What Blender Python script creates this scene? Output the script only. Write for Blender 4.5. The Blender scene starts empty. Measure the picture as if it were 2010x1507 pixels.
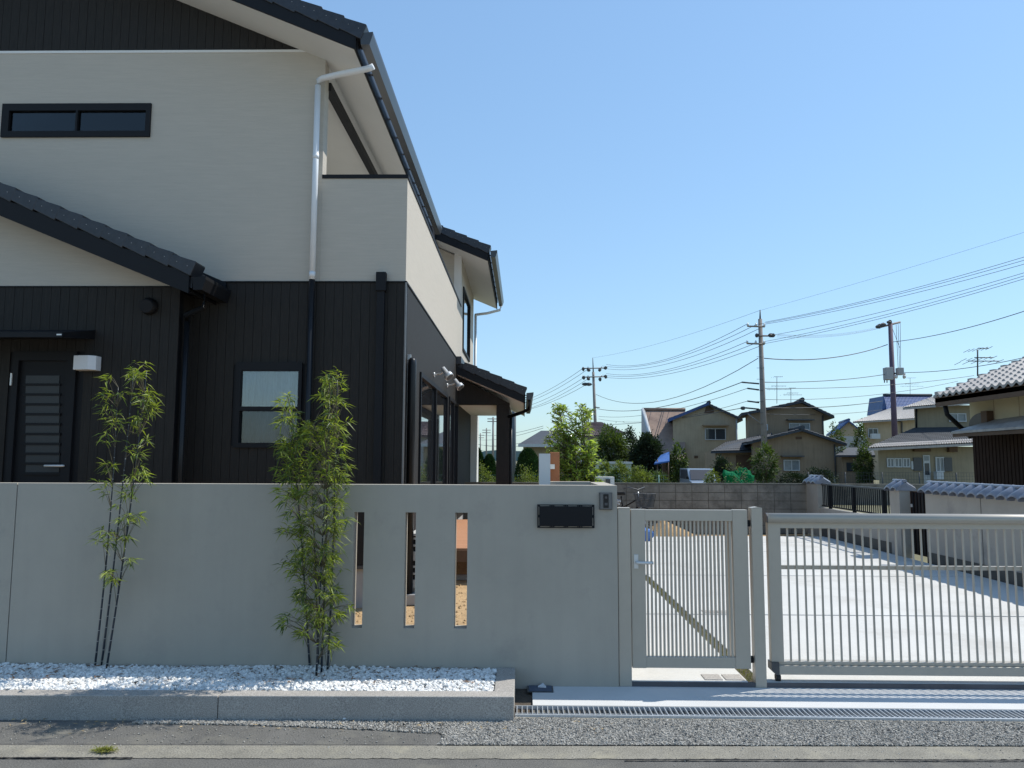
import bpy, math, random
import numpy as np
from mathutils import Vector, Matrix
rnd = random.Random(7)
nr = np.random.RandomState(5)
S = bpy.context.scene
C = S.collection

# ------------------------------------------------------------------ camera
FPX, CX, CY, EYE = 1510.0, 1005.0, 753.5, 1.6          # focal length in photo pixels, image centre, eye height (m)
_vy = np.array([1029 - CX, -(903 - CY), -FPX]); _vy /= np.linalg.norm(_vy)
_vx = np.array([1, -0.0038, 0.0]); _vx -= _vx.dot(_vy) * _vy; _vx /= np.linalg.norm(_vx)
_vz = np.cross(_vx, _vy)
RM = np.array([_vx, _vy, _vz])
cam = bpy.data.objects.new('camera', bpy.data.cameras.new('camera')); C.objects.link(cam)
cam.data.sensor_width = 36; cam.data.lens = FPX / 2010 * 36
cam.data.clip_start = .05; cam.data.clip_end = 6000
cam.matrix_world = Matrix.Translation((0, 0, EYE)) @ Matrix([list(r) for r in RM]).to_4x4()
S.camera = cam

# ------------------------------------------------------------------ light
SUN = Vector((0.675, 0.27, 1.0)).normalized()          # towards the sun
world = bpy.data.worlds.new('World'); S.world = world; world.use_nodes = True
wn = world.node_tree; wn.nodes.clear()
sky = wn.nodes.new('ShaderNodeTexSky'); sky.sky_type = 'NISHITA'; sky.sun_disc = False
sky.sun_elevation = math.asin(SUN.z); sky.sun_rotation = math.atan2(SUN.x, SUN.y)
sky.altitude = 0; sky.air_density = 1.3; sky.dust_density = .3; sky.ozone_density = 1.2
bg = wn.nodes.new('ShaderNodeBackground'); bg.inputs[1].default_value = .15
wo = wn.nodes.new('ShaderNodeOutputWorld')
gm = wn.nodes.new('ShaderNodeGamma'); gm.inputs[1].default_value = .62
sc_ = wn.nodes.new('ShaderNodeVectorMath'); sc_.operation = 'MULTIPLY'; sc_.inputs[1].default_value = (1.27, 1.71, 2.15)
wn.links.new(sky.outputs[0], gm.inputs[0]); wn.links.new(gm.outputs[0], sc_.inputs[0]); wn.links.new(sc_.outputs[0], bg.inputs[0]); wn.links.new(bg.outputs[0], wo.inputs[0])
sun = bpy.data.objects.new('sun', bpy.data.lights.new('sun', 'SUN')); C.objects.link(sun)
sun.data.energy = 5.0; sun.data.angle = math.radians(.5); sun.data.color = (1, .96, .88)
sun.rotation_euler = SUN.to_track_quat('Z', 'Y').to_euler()
S.view_settings.view_transform = 'Standard'; S.view_settings.look = 'None'
S.view_settings.exposure = 0; S.view_settings.gamma = 1; S.view_settings.use_curve_mapping = False

# ------------------------------------------------------------------ photo pixel -> point in the place
def ray(px, py): return RM @ np.array([px - CX, -(py - CY), -FPX])
def PY(px, py, D): d = ray(px, py); p = d * D / d[1]; return Vector((p[0], p[1], p[2] + EYE))
def PX(px, py, X): d = ray(px, py); p = d * X / d[0]; return Vector((p[0], p[1], p[2] + EYE))
def PZ(px, py, z): d = ray(px, py); p = d * (z - EYE) / d[2]; return Vector((p[0], p[1], p[2] + EYE))

# ------------------------------------------------------------------ materials
MATS = {}
def mat(name, col, rough=.8, var=.12, scale=6, bump=0, bscale=None, metal=0, stretch=(1, 1, 1), spec=.5,
        dirt=None, dscale=1.2, dthr=.58, trans=0, coat=0, fine=0, island=0, streak=0):
    if name in MATS: return MATS[name]
    m = bpy.data.materials.new(name); m.use_nodes = True; MATS[name] = m
    nt = m.node_tree; N = nt.nodes; L = nt.links; b = N['Principled BSDF']
    b.inputs['Roughness'].default_value = rough; b.inputs['Metallic'].default_value = metal
    b.inputs['Specular IOR Level'].default_value = spec; b.inputs['Coat Weight'].default_value = coat
    tc = N.new('ShaderNodeTexCoord'); mp = N.new('ShaderNodeMapping'); mp.inputs['Scale'].default_value = stretch
    L.new(tc.outputs['Object'], mp.inputs[0])
    nz = N.new('ShaderNodeTexNoise'); nz.inputs['Scale'].default_value = scale; nz.inputs['Detail'].default_value = 6
    nz.inputs['Roughness'].default_value = .65; L.new(mp.outputs[0], nz.inputs['Vector'])
    mr = N.new('ShaderNodeMapRange'); mr.inputs[1].default_value = .3; mr.inputs[2].default_value = .7
    mr.inputs[3].default_value = 1 - var; mr.inputs[4].default_value = 1 + var; L.new(nz.outputs[0], mr.inputs[0])
    vm = N.new('ShaderNodeVectorMath'); vm.operation = 'SCALE'; vm.inputs[0].default_value = col; L.new(mr.outputs[0], vm.inputs['Scale'])
    out = vm.outputs[0]
    if island:
        ge = N.new('ShaderNodeNewGeometry'); mi = N.new('ShaderNodeMapRange'); mi.inputs[3].default_value = 1 - island; mi.inputs[4].default_value = 1 + island
        vi = N.new('ShaderNodeVectorMath'); vi.operation = 'SCALE'; L.new(ge.outputs['Random Per Island'], mi.inputs[0]); L.new(out, vi.inputs[0]); L.new(mi.outputs[0], vi.inputs['Scale']); out = vi.outputs[0]
    if streak:
        ms_ = N.new('ShaderNodeMapping'); ms_.inputs['Scale'].default_value = (7, 7, .5); ns_ = N.new('ShaderNodeTexNoise'); ns_.inputs['Scale'].default_value = 1.5; ns_.inputs['Detail'].default_value = 7
        L.new(tc.outputs['Object'], ms_.inputs[0]); L.new(ms_.outputs[0], ns_.inputs['Vector']); mt_ = N.new('ShaderNodeMapRange'); mt_.inputs[1].default_value = .45; mt_.inputs[2].default_value = .75; mt_.inputs[3].default_value = 1; mt_.inputs[4].default_value = 1 - streak
        vs_ = N.new('ShaderNodeVectorMath'); vs_.operation = 'SCALE'; L.new(ns_.outputs[0], mt_.inputs[0]); L.new(out, vs_.inputs[0]); L.new(mt_.outputs[0], vs_.inputs['Scale']); out = vs_.outputs[0]
    if fine:
        n4 = N.new('ShaderNodeTexNoise'); n4.inputs['Scale'].default_value = fine; n4.inputs['Detail'].default_value = 3
        L.new(tc.outputs['Object'], n4.inputs['Vector'])
        m4 = N.new('ShaderNodeMapRange'); m4.inputs[1].default_value = .3; m4.inputs[2].default_value = .7
        m4.inputs[3].default_value = .62 if fine > 80 else .95; m4.inputs[4].default_value = 1.38 if fine > 80 else 1.05; L.new(n4.outputs[0], m4.inputs[0])
        v4 = N.new('ShaderNodeVectorMath'); v4.operation = 'SCALE'; L.new(out, v4.inputs[0]); L.new(m4.outputs[0], v4.inputs['Scale']); out = v4.outputs[0]
    if dirt:
        n2 = N.new('ShaderNodeTexNoise'); n2.inputs['Scale'].default_value = dscale; n2.inputs['Detail'].default_value = 9
        n2.inputs['Roughness'].default_value = .7; L.new(tc.outputs['Object'], n2.inputs['Vector'])
        m2 = N.new('ShaderNodeMapRange'); m2.inputs[1].default_value = dthr; m2.inputs[2].default_value = dthr + .16; L.new(n2.outputs[0], m2.inputs[0])
        mx = N.new('ShaderNodeMix'); mx.data_type = 'RGBA'; L.new(m2.outputs[0], mx.inputs[0])
        L.new(out, mx.inputs[6]); mx.inputs[7].default_value = (*dirt, 1); out = mx.outputs[2]
    L.new(out, b.inputs['Base Color'])
    if bump:
        n3 = N.new('ShaderNodeTexNoise'); n3.inputs['Scale'].default_value = bscale or scale * 6; n3.inputs['Detail'].default_value = 4
        L.new(mp.outputs[0], n3.inputs['Vector'])
        bp = N.new('ShaderNodeBump'); bp.inputs['Strength'].default_value = .7; bp.inputs['Distance'].default_value = bump
        L.new(n3.outputs[0], bp.inputs['Height']); L.new(bp.outputs[0], b.inputs['Normal'])
    if trans:
        tr = N.new('ShaderNodeBsdfTranslucent'); ad = N.new('ShaderNodeMixShader'); ad.inputs[0].default_value = trans
        t2 = N.new('ShaderNodeVectorMath'); t2.operation = 'MULTIPLY'; t2.inputs[1].default_value = (1.7, 1.7, .7)
        L.new(out, t2.inputs[0]); L.new(t2.outputs[0], tr.inputs[0])
        L.new(b.outputs[0], ad.inputs[1]); L.new(tr.outputs[0], ad.inputs[2]); L.new(ad.outputs[0], N['Material Output'].inputs[0])
    return m

def glass(name, tint, refl=.1):
    if name in MATS: return MATS[name]
    m = bpy.data.materials.new(name); m.use_nodes = True; MATS[name] = m
    nt = m.node_tree; N = nt.nodes; L = nt.links; N.clear()
    o = N.new('ShaderNodeOutputMaterial'); g = N.new('ShaderNodeBsdfGlossy'); g.inputs['Roughness'].default_value = .01
    t = N.new('ShaderNodeBsdfTransparent'); t.inputs[0].default_value = (*tint, 1)
    f = N.new('ShaderNodeFresnel'); f.inputs[0].default_value = 1.5
    a = N.new('ShaderNodeMath'); a.operation = 'MULTIPLY_ADD'; a.inputs[1].default_value = 1.4; a.inputs[2].default_value = refl; a.use_clamp = True
    x = N.new('ShaderNodeMixShader'); L.new(f.outputs[0], a.inputs[0]); L.new(a.outputs[0], x.inputs[0])
    tc = N.new('ShaderNodeTexCoord'); n = N.new('ShaderNodeTexNoise'); n.inputs['Scale'].default_value = 1.6
    bp = N.new('ShaderNodeBump'); bp.inputs['Strength'].default_value = .3; bp.inputs['Distance'].default_value = .02
    L.new(tc.outputs['Object'], n.inputs['Vector']); L.new(n.outputs[0], bp.inputs['Height']); L.new(bp.outputs[0], g.inputs['Normal'])
    L.new(t.outputs[0], x.inputs[1]); L.new(g.outputs[0], x.inputs[2]); L.new(x.outputs[0], o.inputs[0])
    return m

M_stucco = mat('stucco_wall', (.385, .35, .295), .92, .07, .9, .0016, 200, dirt=(.34, .31, .265), dscale=2.3, dthr=.56, streak=.045)
M_wside = mat('white_siding', (.445, .405, .345), .85, .05, 9, .004, 34, stretch=(.35, .35, 6))
M_wsoff = mat('white_soffit', (.66, .655, .63), .7, .02, 3)
M_bside = mat('black_siding', (.0165, .0145, .0125), .7, .35, 14, .003, 30, stretch=(6, 6, .35), spec=.3)
M_black = mat('black_paint', (.0065, .007, .009), .6, .1, 3, spec=.25)
M_gblack = mat('gloss_black_paint', (.008, .009, .011), .35, .1, 3, spec=.3)
M_tile = mat('dark_roof_tile', (.022, .024, .030), .42, .3, 20, .002, 120)
M_found = mat('foundation_render', (.36, .36, .355), .9, .08, 5, .001, 200)
M_white = mat('white_pvc', (.66, .68, .70), .4, .03, 4)
M_alu = mat('champagne_aluminium', (.43, .385, .32), .38, .03, 12, spec=.5, metal=.15)
M_dkalu = mat('dark_aluminium', (.06, .062, .065), .4, .05, 8)
M_steel = mat('galvanised_steel', (.52, .55, .58), .45, .12, 40, metal=.55)
M_silver = mat('silver_fitting', (.62, .62, .61), .35, .05, 10, metal=.3)
M_conc = mat('driveway_concrete', (.54, .53, .50), .9, .06, 1.3, .0015, 140, dirt=(.45, .435, .40), dscale=.9, dthr=.52, fine=60)
M_apron = mat('apron_concrete', (.55, .55, .54), .9, .06, 2.5, .001, 160, dirt=(.46, .46, .44), dscale=2, dthr=.6)
M_gran = mat('granite_kerb', (.34, .315, .285), .8, .1, 3, .002, 200, fine=170)
M_asph = mat('asphalt', (.115, .11, .10), .92, .18, 3, .006, 120, fine=120, dirt=(.165, .155, .13), dscale=2.4, dthr=.52)
M_gutc = mat('old_gutter_concrete', (.215, .20, .165), .95, .2, 5, .006, 110, fine=110, dirt=(.30, .275, .21), dscale=3.5, dthr=.52)
M_dark = mat('dark_gap', (.012, .012, .013), 1, .2, 5)
M_soil = mat('sandy_soil', (.40, .265, .135), .97, .22, 9, .02, 40, fine=90)
M_dsoil = mat('damp_soil', (.075, .06, .045), .97, .3, 20, .01, 70)
M_fld = mat('field_ground', (.17, .16, .09), .97, .35, .4, .02, 10)
M_grey_gr = mat('grey_gravel_stone', (.29, .275, .245), .85, .2, 37, island=.5)
M_white_gr = mat('white_gravel_stone', (.70, .69, .665), .75, .1, 29, island=.22)
M_dryleaf = mat('dry_leaf', (.20, .11, .06), .8, .4, 20)
M_block = mat('weathered_concrete_block', (.22, .20, .17), .95, .3, 1.4, .004, 60, dirt=(.11, .10, .085), dscale=1.3, dthr=.46)
M_cap = mat('grey_glazed_tile', (.20, .21, .25), .3, .18, 9)
M_ntile = mat('silver_grey_roof_tile', (.33, .305, .285), .5, .25, 6)
M_ntile2 = mat('slate_blue_roof_tile', (.04, .047, .058), .75, .25, 3)
M_blue = mat('blue_roof_tile', (.03, .07, .20), .45, .3, 3)
M_rust = mat('rusty_sheet_roof', (.26, .18, .14), .9, .25, 1.2, .01, 6, dirt=(.13, .085, .07), dscale=.6, dthr=.5)
M_cream = mat('cream_render', (.52, .46, .31), .9, .08, 1.2)
M_beige = mat('beige_render', (.40, .32, .22), .9, .12, .8, streak=.15)
M_tan = mat('tan_render', (.285, .21, .14), .9, .15, .7, streak=.18)
M_olive = mat('olive_render', (.28, .235, .16), .9, .15, .6, streak=.15)
M_pgrey = mat('pale_grey_render', (.36, .36, .36), .9, .1, .6)
M_brown = mat('brown_corrugated_steel', (.034, .019, .014), .85, .25, 3, spec=.15)
M_tarp = mat('blue_plastic', (.03, .16, .48), .4, .2, 6, .01, 12)
M_net = mat('green_netting', (.008, .20, .085), .8, .5, 22, .03, 14, trans=.35, spec=.15)
M_dwin = mat('dark_window_glass', (.035, .045, .055), .06, .3, .8)
M_lwin = mat('pale_window_glass', (.19, .22, .24), .15, .3, 1.2)
M_alw = mat('window_aluminium', (.45, .47, .48), .4, .05, 3)
M_pole = mat('utility_pole_concrete', (.23, .205, .19), .85, .15, 1.5)
M_wire = mat('cable_rubber', (.05, .052, .055), .6, .05, 3)
M_deck = mat('deck_timber', (.42, .20, .10), .6, .18, 3, .001, 40, stretch=(.6, 8, 8))
M_dkwood = mat('dark_timber', (.10, .055, .03), .7, .2, 3)
M_terra = mat('terracotta_render', (.36, .14, .06), .8, .12, 5)
M_shed = mat('pale_green_shed_steel', (.36, .47, .45), .5, .05, 2)
M_hill = mat('far_hills', (.13, .19, .20), 1, .15, .02)  # distance haze is put into this blue-green colour
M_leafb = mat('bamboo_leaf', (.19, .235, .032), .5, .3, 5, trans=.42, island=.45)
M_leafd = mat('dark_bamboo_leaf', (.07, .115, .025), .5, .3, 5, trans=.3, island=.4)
M_culm = mat('dark_bamboo_culm', (.02, .028, .04), .35, .3, 30)
M_node = mat('bamboo_node', (.35, .36, .34), .6, .1, 8)
M_twig = mat('twig_bark', (.10, .085, .05), .8, .2, 20)
M_tleaf = mat('glossy_tree_leaf', (.22, .29, .07), .22, .3, 3, trans=.45, coat=.5, island=.4)
M_conif = mat('conifer_foliage', (.022, .065, .012), .85, .45, 6, trans=.08)
M_bush = mat('bush_foliage', (.055, .085, .02), .7, .5, 2, trans=.3, island=.4)
M_ylbush = mat('yellow_green_foliage', (.12, .155, .035), .7, .4, 2, trans=.3, island=.4)
M_dktree = mat('dark_tree_foliage', (.020, .036, .015), .8, .5, 1.2, trans=.15, island=.4)
M_carw = mat('pale_blue_car_paint', (.26, .32, .40), .25, .03, 3, coat=.6)
M_rubber = mat('black_rubber', (.02, .02, .02), .7, .1, 9)
M_curt = mat('pale_curtain', (.23, .255, .28), .9, .6, 1.6, stretch=(4, 4, .5))
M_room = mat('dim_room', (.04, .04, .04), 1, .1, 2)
M_frost = mat('frosted_glass', (.02, .023, .025), .5, .1, 5)
M_lamp = mat('lamp_cover', (.62, .63, .64), .45, .03, 4)
G_win = glass('window_glass', (.80, .84, .86), .10)
G_dk = glass('tinted_glass', (.22, .25, .27), .0)
G_low = glass('darker_pane_glass', (.62, .66, .70), .02)  # lower pane, tinted darker than the upper one

# ------------------------------------------------------------------ mesh helpers
ORG = {}
class MB:
    def __init__(s): s.v = []; s.f = []; s.sm = []
    def add(s, vs, fs, smooth=False):
        n = len(s.v); s.v += [tuple(p) for p in vs]; s.f += [tuple(i + n for i in f) for f in fs]; s.sm += [smooth] * len(fs); return s
    def box(s, x0, x1, y0, y1, z0, z1):
        x0, x1 = sorted((x0, x1)); y0, y1 = sorted((y0, y1)); z0, z1 = sorted((z0, z1))
        return s.add([(x0, y0, z0), (x1, y0, z0), (x1, y1, z0), (x0, y1, z0), (x0, y0, z1), (x1, y0, z1), (x1, y1, z1), (x0, y1, z1)],
                     [(0, 3, 2, 1), (4, 5, 6, 7), (0, 1, 5, 4), (1, 2, 6, 5), (2, 3, 7, 6), (3, 0, 4, 7)])
    def prism(s, pts, ext, smooth=False):
        e = Vector(ext); n = len(pts); a = [Vector(p) for p in pts]
        nrm = Vector((0, 0, 0))
        for i in range(n): nrm += a[i].cross(a[(i + 1) % n])
        if nrm.dot(e) > 0: a.reverse()
        s.add(a + [p + e for p in a], [tuple(range(n)), tuple(range(2 * n - 1, n - 1, -1))])
        m = len(s.v) - 2 * n
        for i in range(n):
            j = (i + 1) % n
            s.f.append((m + i, m + n + i, m + n + j, m + j)); s.sm.append(smooth)
        return s
    def tube(s, path, r, n=8, cap=True, smooth=True):
        P = [Vector(p) for p in path]; R = r if isinstance(r, (list, tuple)) else [r] * len(P)
        base = len(s.v)
        for i, p in enumerate(P):
            t = (P[min(i + 1, len(P) - 1)] - P[max(i - 1, 0)]).normalized()
            a = Vector((0, 0, 1)) if abs(t.z) < .9 else Vector((1, 0, 0))
            u = t.cross(a).normalized(); w = t.cross(u)
            for k in range(n):
                th = 2 * math.pi * k / n
                s.v.append(tuple(p + (u * math.cos(th) + w * math.sin(th)) * R[i]))
        for i in range(len(P) - 1):
            for k in range(n):
                a0 = base + i * n + k; a1 = base + i * n + (k + 1) % n
                s.f.append((a0, a1, a1 + n, a0 + n)); s.sm.append(smooth)
        if cap:
            s.f.append(tuple(base + k for k in range(n))[::-1]); s.sm.append(False)
            s.f.append(tuple(base + (len(P) - 1) * n + k for k in range(n))); s.sm.append(False)
        return s
    def quad(s, a, b, c, d): return s.add([a, b, c, d], [(0, 1, 2, 3)])
    def slab(s, a, b, c, d, t):      # plate whose top is a,b,c,d, thickness t downwards
        a, b, c, d = map(Vector, (a, b, c, d)); dz = Vector((0, 0, -t))
        return s.add([a, b, c, d, a + dz, b + dz, c + dz, d + dz],
                     [(0, 1, 2, 3), (7, 6, 5, 4), (0, 4, 5, 1), (1, 5, 6, 2), (2, 6, 7, 3), (3, 7, 4, 0)])
    def rot(s, ang, piv):            # yaw everything so far
        c, n = math.cos(ang), math.sin(ang)
        s.v = [(piv[0] + (x - piv[0]) * c - (y - piv[1]) * n, piv[1] + (x - piv[0]) * n + (y - piv[1]) * c, z) for x, y, z in s.v]; return s
    def build(s, name, m, parent=None, bevel=0, **tags):
        me = bpy.data.meshes.new(name)
        if parent is None:
            a = np.array(s.v); o0 = Vector(((a[:, 0].min() + a[:, 0].max()) / 2, (a[:, 1].min() + a[:, 1].max()) / 2, a[:, 2].min()))
        else: o0 = ORG[parent]
        me.from_pydata([(x - o0.x, y - o0.y, z - o0.z) for x, y, z in s.v], [], s.f)
        me.polygons.foreach_set('use_smooth', s.sm)
        if m: me.materials.append(m)
        me.update()
        o = bpy.data.objects.new(name, me); C.objects.link(o); ORG[o] = o0.copy()
        if parent is None: o.location = o0
        else: o.parent = parent
        if bevel:
            b = o.modifiers.new('bevel', 'BEVEL'); b.width = bevel; b.segments = 2; b.limit_method = 'ANGLE'; b.harden_normals = False
        for k, v in tags.items(): o[k] = v
        return o

def thing(name, loc, label, cat, group=None):
    o = bpy.data.objects.new(name, None); C.objects.link(o); o.location = loc; o.empty_display_size = .2
    ORG[o] = Vector(loc); o['label'] = label; o['category'] = cat
    if group: o['group'] = group
    return o
def copy_tree(o, delta, label=None, parent=None):
    c = o.copy(); C.objects.link(c)
    if parent is None:
        c.location = Vector(o.location) + Vector(delta)
        if label: c['label'] = label
    else: c.parent = parent
    for ch in list(o.children): copy_tree(ch, delta, None, c)
    return c
def B(name, m, parent, *box, **k): return MB().box(*box).build(name, m, parent, **k)

def wallgrid(xs, zs, holes, y0, y1, f=lambda x, y, z: (x, y, z)):
    """wall slab with rectangular openings: holes = [(x0,x1,z0,z1)]"""
    xs = sorted(set(xs) | {h[0] for h in holes} | {h[1] for h in holes}); zs = sorted(set(zs) | {h[2] for h in holes} | {h[3] for h in holes})
    solid = lambda i, j: 0 <= i < len(xs) - 1 and 0 <= j < len(zs) - 1 and not any(
        h[0] - 1e-6 <= xs[i] and xs[i + 1] <= h[1] + 1e-6 and h[2] - 1e-6 <= zs[j] and zs[j + 1] <= h[3] + 1e-6 for h in holes)
    b = MB()
    for i in range(len(xs) - 1):
        for j in range(len(zs) - 1):
            if not solid(i, j): continue
            a, c, d, e = xs[i], xs[i + 1], zs[j], zs[j + 1]
            q = lambda *p: b.add([f(*t) for t in p], [(0, 1, 2, 3)])
            q((a, y0, d), (c, y0, d), (c, y0, e), (a, y0, e)); q((c, y1, d), (a, y1, d), (a, y1, e), (c, y1, e))
            if not solid(i - 1, j): q((a, y1, d), (a, y0, d), (a, y0, e), (a, y1, e))
            if not solid(i + 1, j): q((c, y0, d), (c, y1, d), (c, y1, e), (c, y0, e))
            if not solid(i, j - 1): q((a, y1, d), (c, y1, d), (c, y0, d), (a, y0, d))
            if not solid(i, j + 1): q((a, y0, e), (c, y0, e), (c, y1, e), (a, y1, e))
    return b

def scatter_mesh(name, bv, bf, pos, size, m, parent=None, flat=.6, jit=.25, smooth=False, **tags):
    """many small deformed copies of one shape joined in one mesh"""
    bv = np.array(bv, float); n = len(pos); pos = np.array(pos, float); size = np.broadcast_to(size, (n,))
    q = nr.normal(size=(n, 4)); q /= np.linalg.norm(q, axis=1)[:, None]; w, x, y, z = q.T
    R = np.array([[1 - 2 * (y * y + z * z), 2 * (x * y - z * w), 2 * (x * z + y * w)], [2 * (x * y + z * w), 1 - 2 * (x * x + z * z), 2 * (y * z - x * w)],
                  [2 * (x * z - y * w), 2 * (y * z + x * w), 1 - 2 * (x * x + y * y)]]).transpose(2, 0, 1)
    V = bv[None] * (1 + nr.uniform(-jit, jit, (n, len(bv), 1))) * nr.uniform(.7, 1.25, (n, 1, 3))
    V = np.einsum('nij,nkj->nki', R, V); V[:, :, 2] *= flat
    V = V * size[:, None, None] + pos[:, None]
    nf = len(bf[0]); F = (np.array(bf)[None] + (np.arange(n) * len(bv))[:, None, None]).reshape(-1, nf)
    return raw_mesh(name, V.reshape(-1, 3), F, m, parent, smooth, **tags)

def raw_mesh(name, V, F, m, parent=None, smooth=False, **tags):
    o0 = ORG[parent] if parent is not None else Vector(((V[:, 0].min() + V[:, 0].max()) / 2, (V[:, 1].min() + V[:, 1].max()) / 2, V[:, 2].min()))
    V = V - np.array(o0); k = F.shape[1]
    me = bpy.data.meshes.new(name); me.vertices.add(len(V)); me.vertices.foreach_set('co', V.astype(np.float32).ravel())
    me.loops.add(F.size); me.loops.foreach_set('vertex_index', F.astype(np.int32).ravel())
    me.polygons.add(len(F)); me.polygons.foreach_set('loop_start', np.arange(0, F.size, k, dtype=np.int32))
    me.polygons.foreach_set('loop_total', np.full(len(F), k, dtype=np.int32))
    me.polygons.foreach_set('use_smooth', np.full(len(F), smooth))
    me.materials.append(m); me.update(calc_edges=True); me.validate()
    o = bpy.data.objects.new(name, me); C.objects.link(o); ORG[o] = o0.copy()
    if parent is not None: o.parent = parent
    else: o.location = o0
    for a, b in tags.items(): o[a] = b
    return o
t_ = (1 + 5 ** .5) / 2
ICO_V = [np.array(p) / math.hypot(1, t_) for p in [(-1, t_, 0), (1, t_, 0), (-1, -t_, 0), (1, -t_, 0), (0, -1, t_), (0, 1, t_), (0, -1, -t_), (0, 1, -t_), (t_, 0, -1), (t_, 0, 1), (-t_, 0, -1), (-t_, 0, 1)]]
ICO_F = [(0, 11, 5), (0, 5, 1), (0, 1, 7), (0, 7, 10), (0, 10, 11), (1, 5, 9), (5, 11, 4), (11, 10, 2), (10, 7, 6), (7, 1, 8), (3, 9, 4), (3, 4, 2), (3, 2, 6), (3, 6, 8), (3, 8, 9), (4, 9, 5), (2, 4, 11), (6, 2, 10), (8, 6, 7), (9, 8, 1)]
OCT_V = [(1, 0, 0), (-1, 0, 0), (0, 1, 0), (0, -1, 0), (0, 0, 1), (0, 0, -1)]
OCT_F = [(0, 2, 4), (2, 1, 4), (1, 3, 4), (3, 0, 4), (2, 0, 5), (1, 2, 5), (3, 1, 5), (0, 3, 5)]

def leaves(name, base, direc, length, width, m, parent, droop=.25, **tags):
    """folded lance-shaped leaves: base points, directions, lengths"""
    base = np.array(base, float); d = np.array(direc, float); d /= np.linalg.norm(d, axis=1)[:, None]; n = len(base)
    length = np.broadcast_to(length, (n,))[:, None]; width = np.broadcast_to(width, (n,))[:, None]
    up = np.array([0, 0, 1.]) + nr.normal(0, .45, (n, 3)); s = np.cross(d, up); s /= np.linalg.norm(s, axis=1)[:, None]; u = np.cross(s, d)
    m1 = base + d * length * .4; dr = np.array([0, 0, -1.]) * length * droop
    V = np.stack([base, m1 + s * width / 2 + u * width * .12, m1 - s * width / 2 + u * width * .12, m1 + dr * .1, base + d * length + dr], 1)
    F = np.array([(0, 3, 1, 4)]) 
    F = np.array([(0, 3, 4, 1), (0, 2, 4, 3)])
    F = (F[None] + (np.arange(n) * 5)[:, None, None]).reshape(-1, 4)
    return raw_mesh(name, V.reshape(-1, 3), F, m, parent, False, kind='stuff', **tags)

def crown_pts(cen, rad, nclump, per, clump_r=.25, hollow=.55):
    """points in clumps through an uneven ellipsoid"""
    cen = np.array(cen, float); rad = np.array(rad, float); out = []; dirs = []
    for _ in range(nclump):
        v = nr.normal(size=3); v /= np.linalg.norm(v); r = hollow + (1 - hollow) * nr.rand() ** .6
        c = v * r * (1 + .18 * math.sin(5 * v[0] + 3 * v[2]) + nr.normal(0, .06)); cr = clump_r * nr.uniform(.6, 1.3)
        p = nr.normal(size=(per, 3)) * cr * .5; q = c + p
        out.append(cen + q * rad); dirs.append(v + p / cr * .8 + nr.normal(0, .4, (per, 3)))
    return np.concatenate(out), np.concatenate(dirs)

def tree(name, loc, cen, rad, nclump, per, lsize, m, label, cat='tree', trunk_r=.08, group=None, clump=.3, trunk=True, lw=.5, wood=None):
    t = thing(name, loc, label, cat, group); cen = np.array(cen, float)
    p, d = crown_pts(cen, rad, nclump, per, clump); keep = p[:, 2] > loc[2] + .02; p, d = p[keep], d[keep]
    leaves('crown', p, d, lsize * nr.uniform(.6, 1.3, len(p)), lsize * lw, m, t, .15)
    b = MB(); L = Vector(loc); top = Vector(cen); b.tube([L, L.lerp(top, .5) + Vector((.03, 0, 0)), top], [trunk_r, trunk_r * .7, trunk_r * .35], 7)
    for k in range(7):
        a = rnd.uniform(0, 6.28); s = L.lerp(top, rnd.uniform(.3, .85)); e = top + Vector((math.cos(a) * rad[0] * .7, math.sin(a) * rad[1] * .7, rnd.uniform(-.3, .7) * rad[2]))
        b.tube([s, s.lerp(e, .5) + Vector((0, 0, .05 * rad[2])), e], [trunk_r * .4, trunk_r * .25, trunk_r * .1], 5)
    b.build('trunk', wood or M_twig, t)
    return t

# ================================================================== GROUND
def sheet(name, m, pts, z, **k): return MB().add([(x, y, z) for x, y in pts], [tuple(range(len(pts)))]).build(name, m, kind='structure', **k)
WY = 5.66                                  # street face of the white wall
sheet('ground', M_fld, [(-2500, -60), (2500, -60), (2500, 3000), (-2500, 3000)], -.06)
# road: asphalt, old concrete gutter strip, dark crack between them
sheet('road', M_asph, [(-60, -1.5), (60, -1.5), (60, 5.3), (-60, 5.3)], -.02)
sheet('bounce_ground', mat('warm_bounce_tone', (.50, .46, .39), .95, .15, 2), [(-60, -40), (60, -40), (60, -1.5), (-60, -1.5)], -.016)  # unseen pale lot, added to bounce warm light onto the facades
gs = PZ(1010, 1449, 0).y; ge = PZ(1010, 1480, 0).y
def strip(name, m, x0, x1, ya, yb, z, n=160, ja=.006, jb=.006, sl=0, **k):
    b = MB(); vs = []
    for i in range(n + 1):
        x = x0 + (x1 - x0) * i / n
        vs += [(x, ya + sl * x + rnd.gauss(0, ja), z), (x, yb + sl * x + rnd.gauss(0, jb), z)]
    b.add(vs, [(2 * i, 2 * i + 2, 2 * i + 3, 2 * i + 1) for i in range(n)]); return b.build(name, m, **k)
strip('gutter_strip', M_gutc, -9, 9, 4.367, 4.555, -.0165, 700, .004, .002, .022, kind='structure')
strip('road_crack', M_dark, -9, -2.12, 4.355, 4.368, -.012, 420, .0022, .0022, .022, kind='structure')
strip('road_crack', M_dark, .55, 9, 4.338, 4.352, -.012, 460, .0025, .0025, .022, kind='structure')
strip('gutter_joint', M_dark, -9, 1.2, 4.556, 4.561, -.012, 300, .001, .001, .022, kind='structure')
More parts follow.
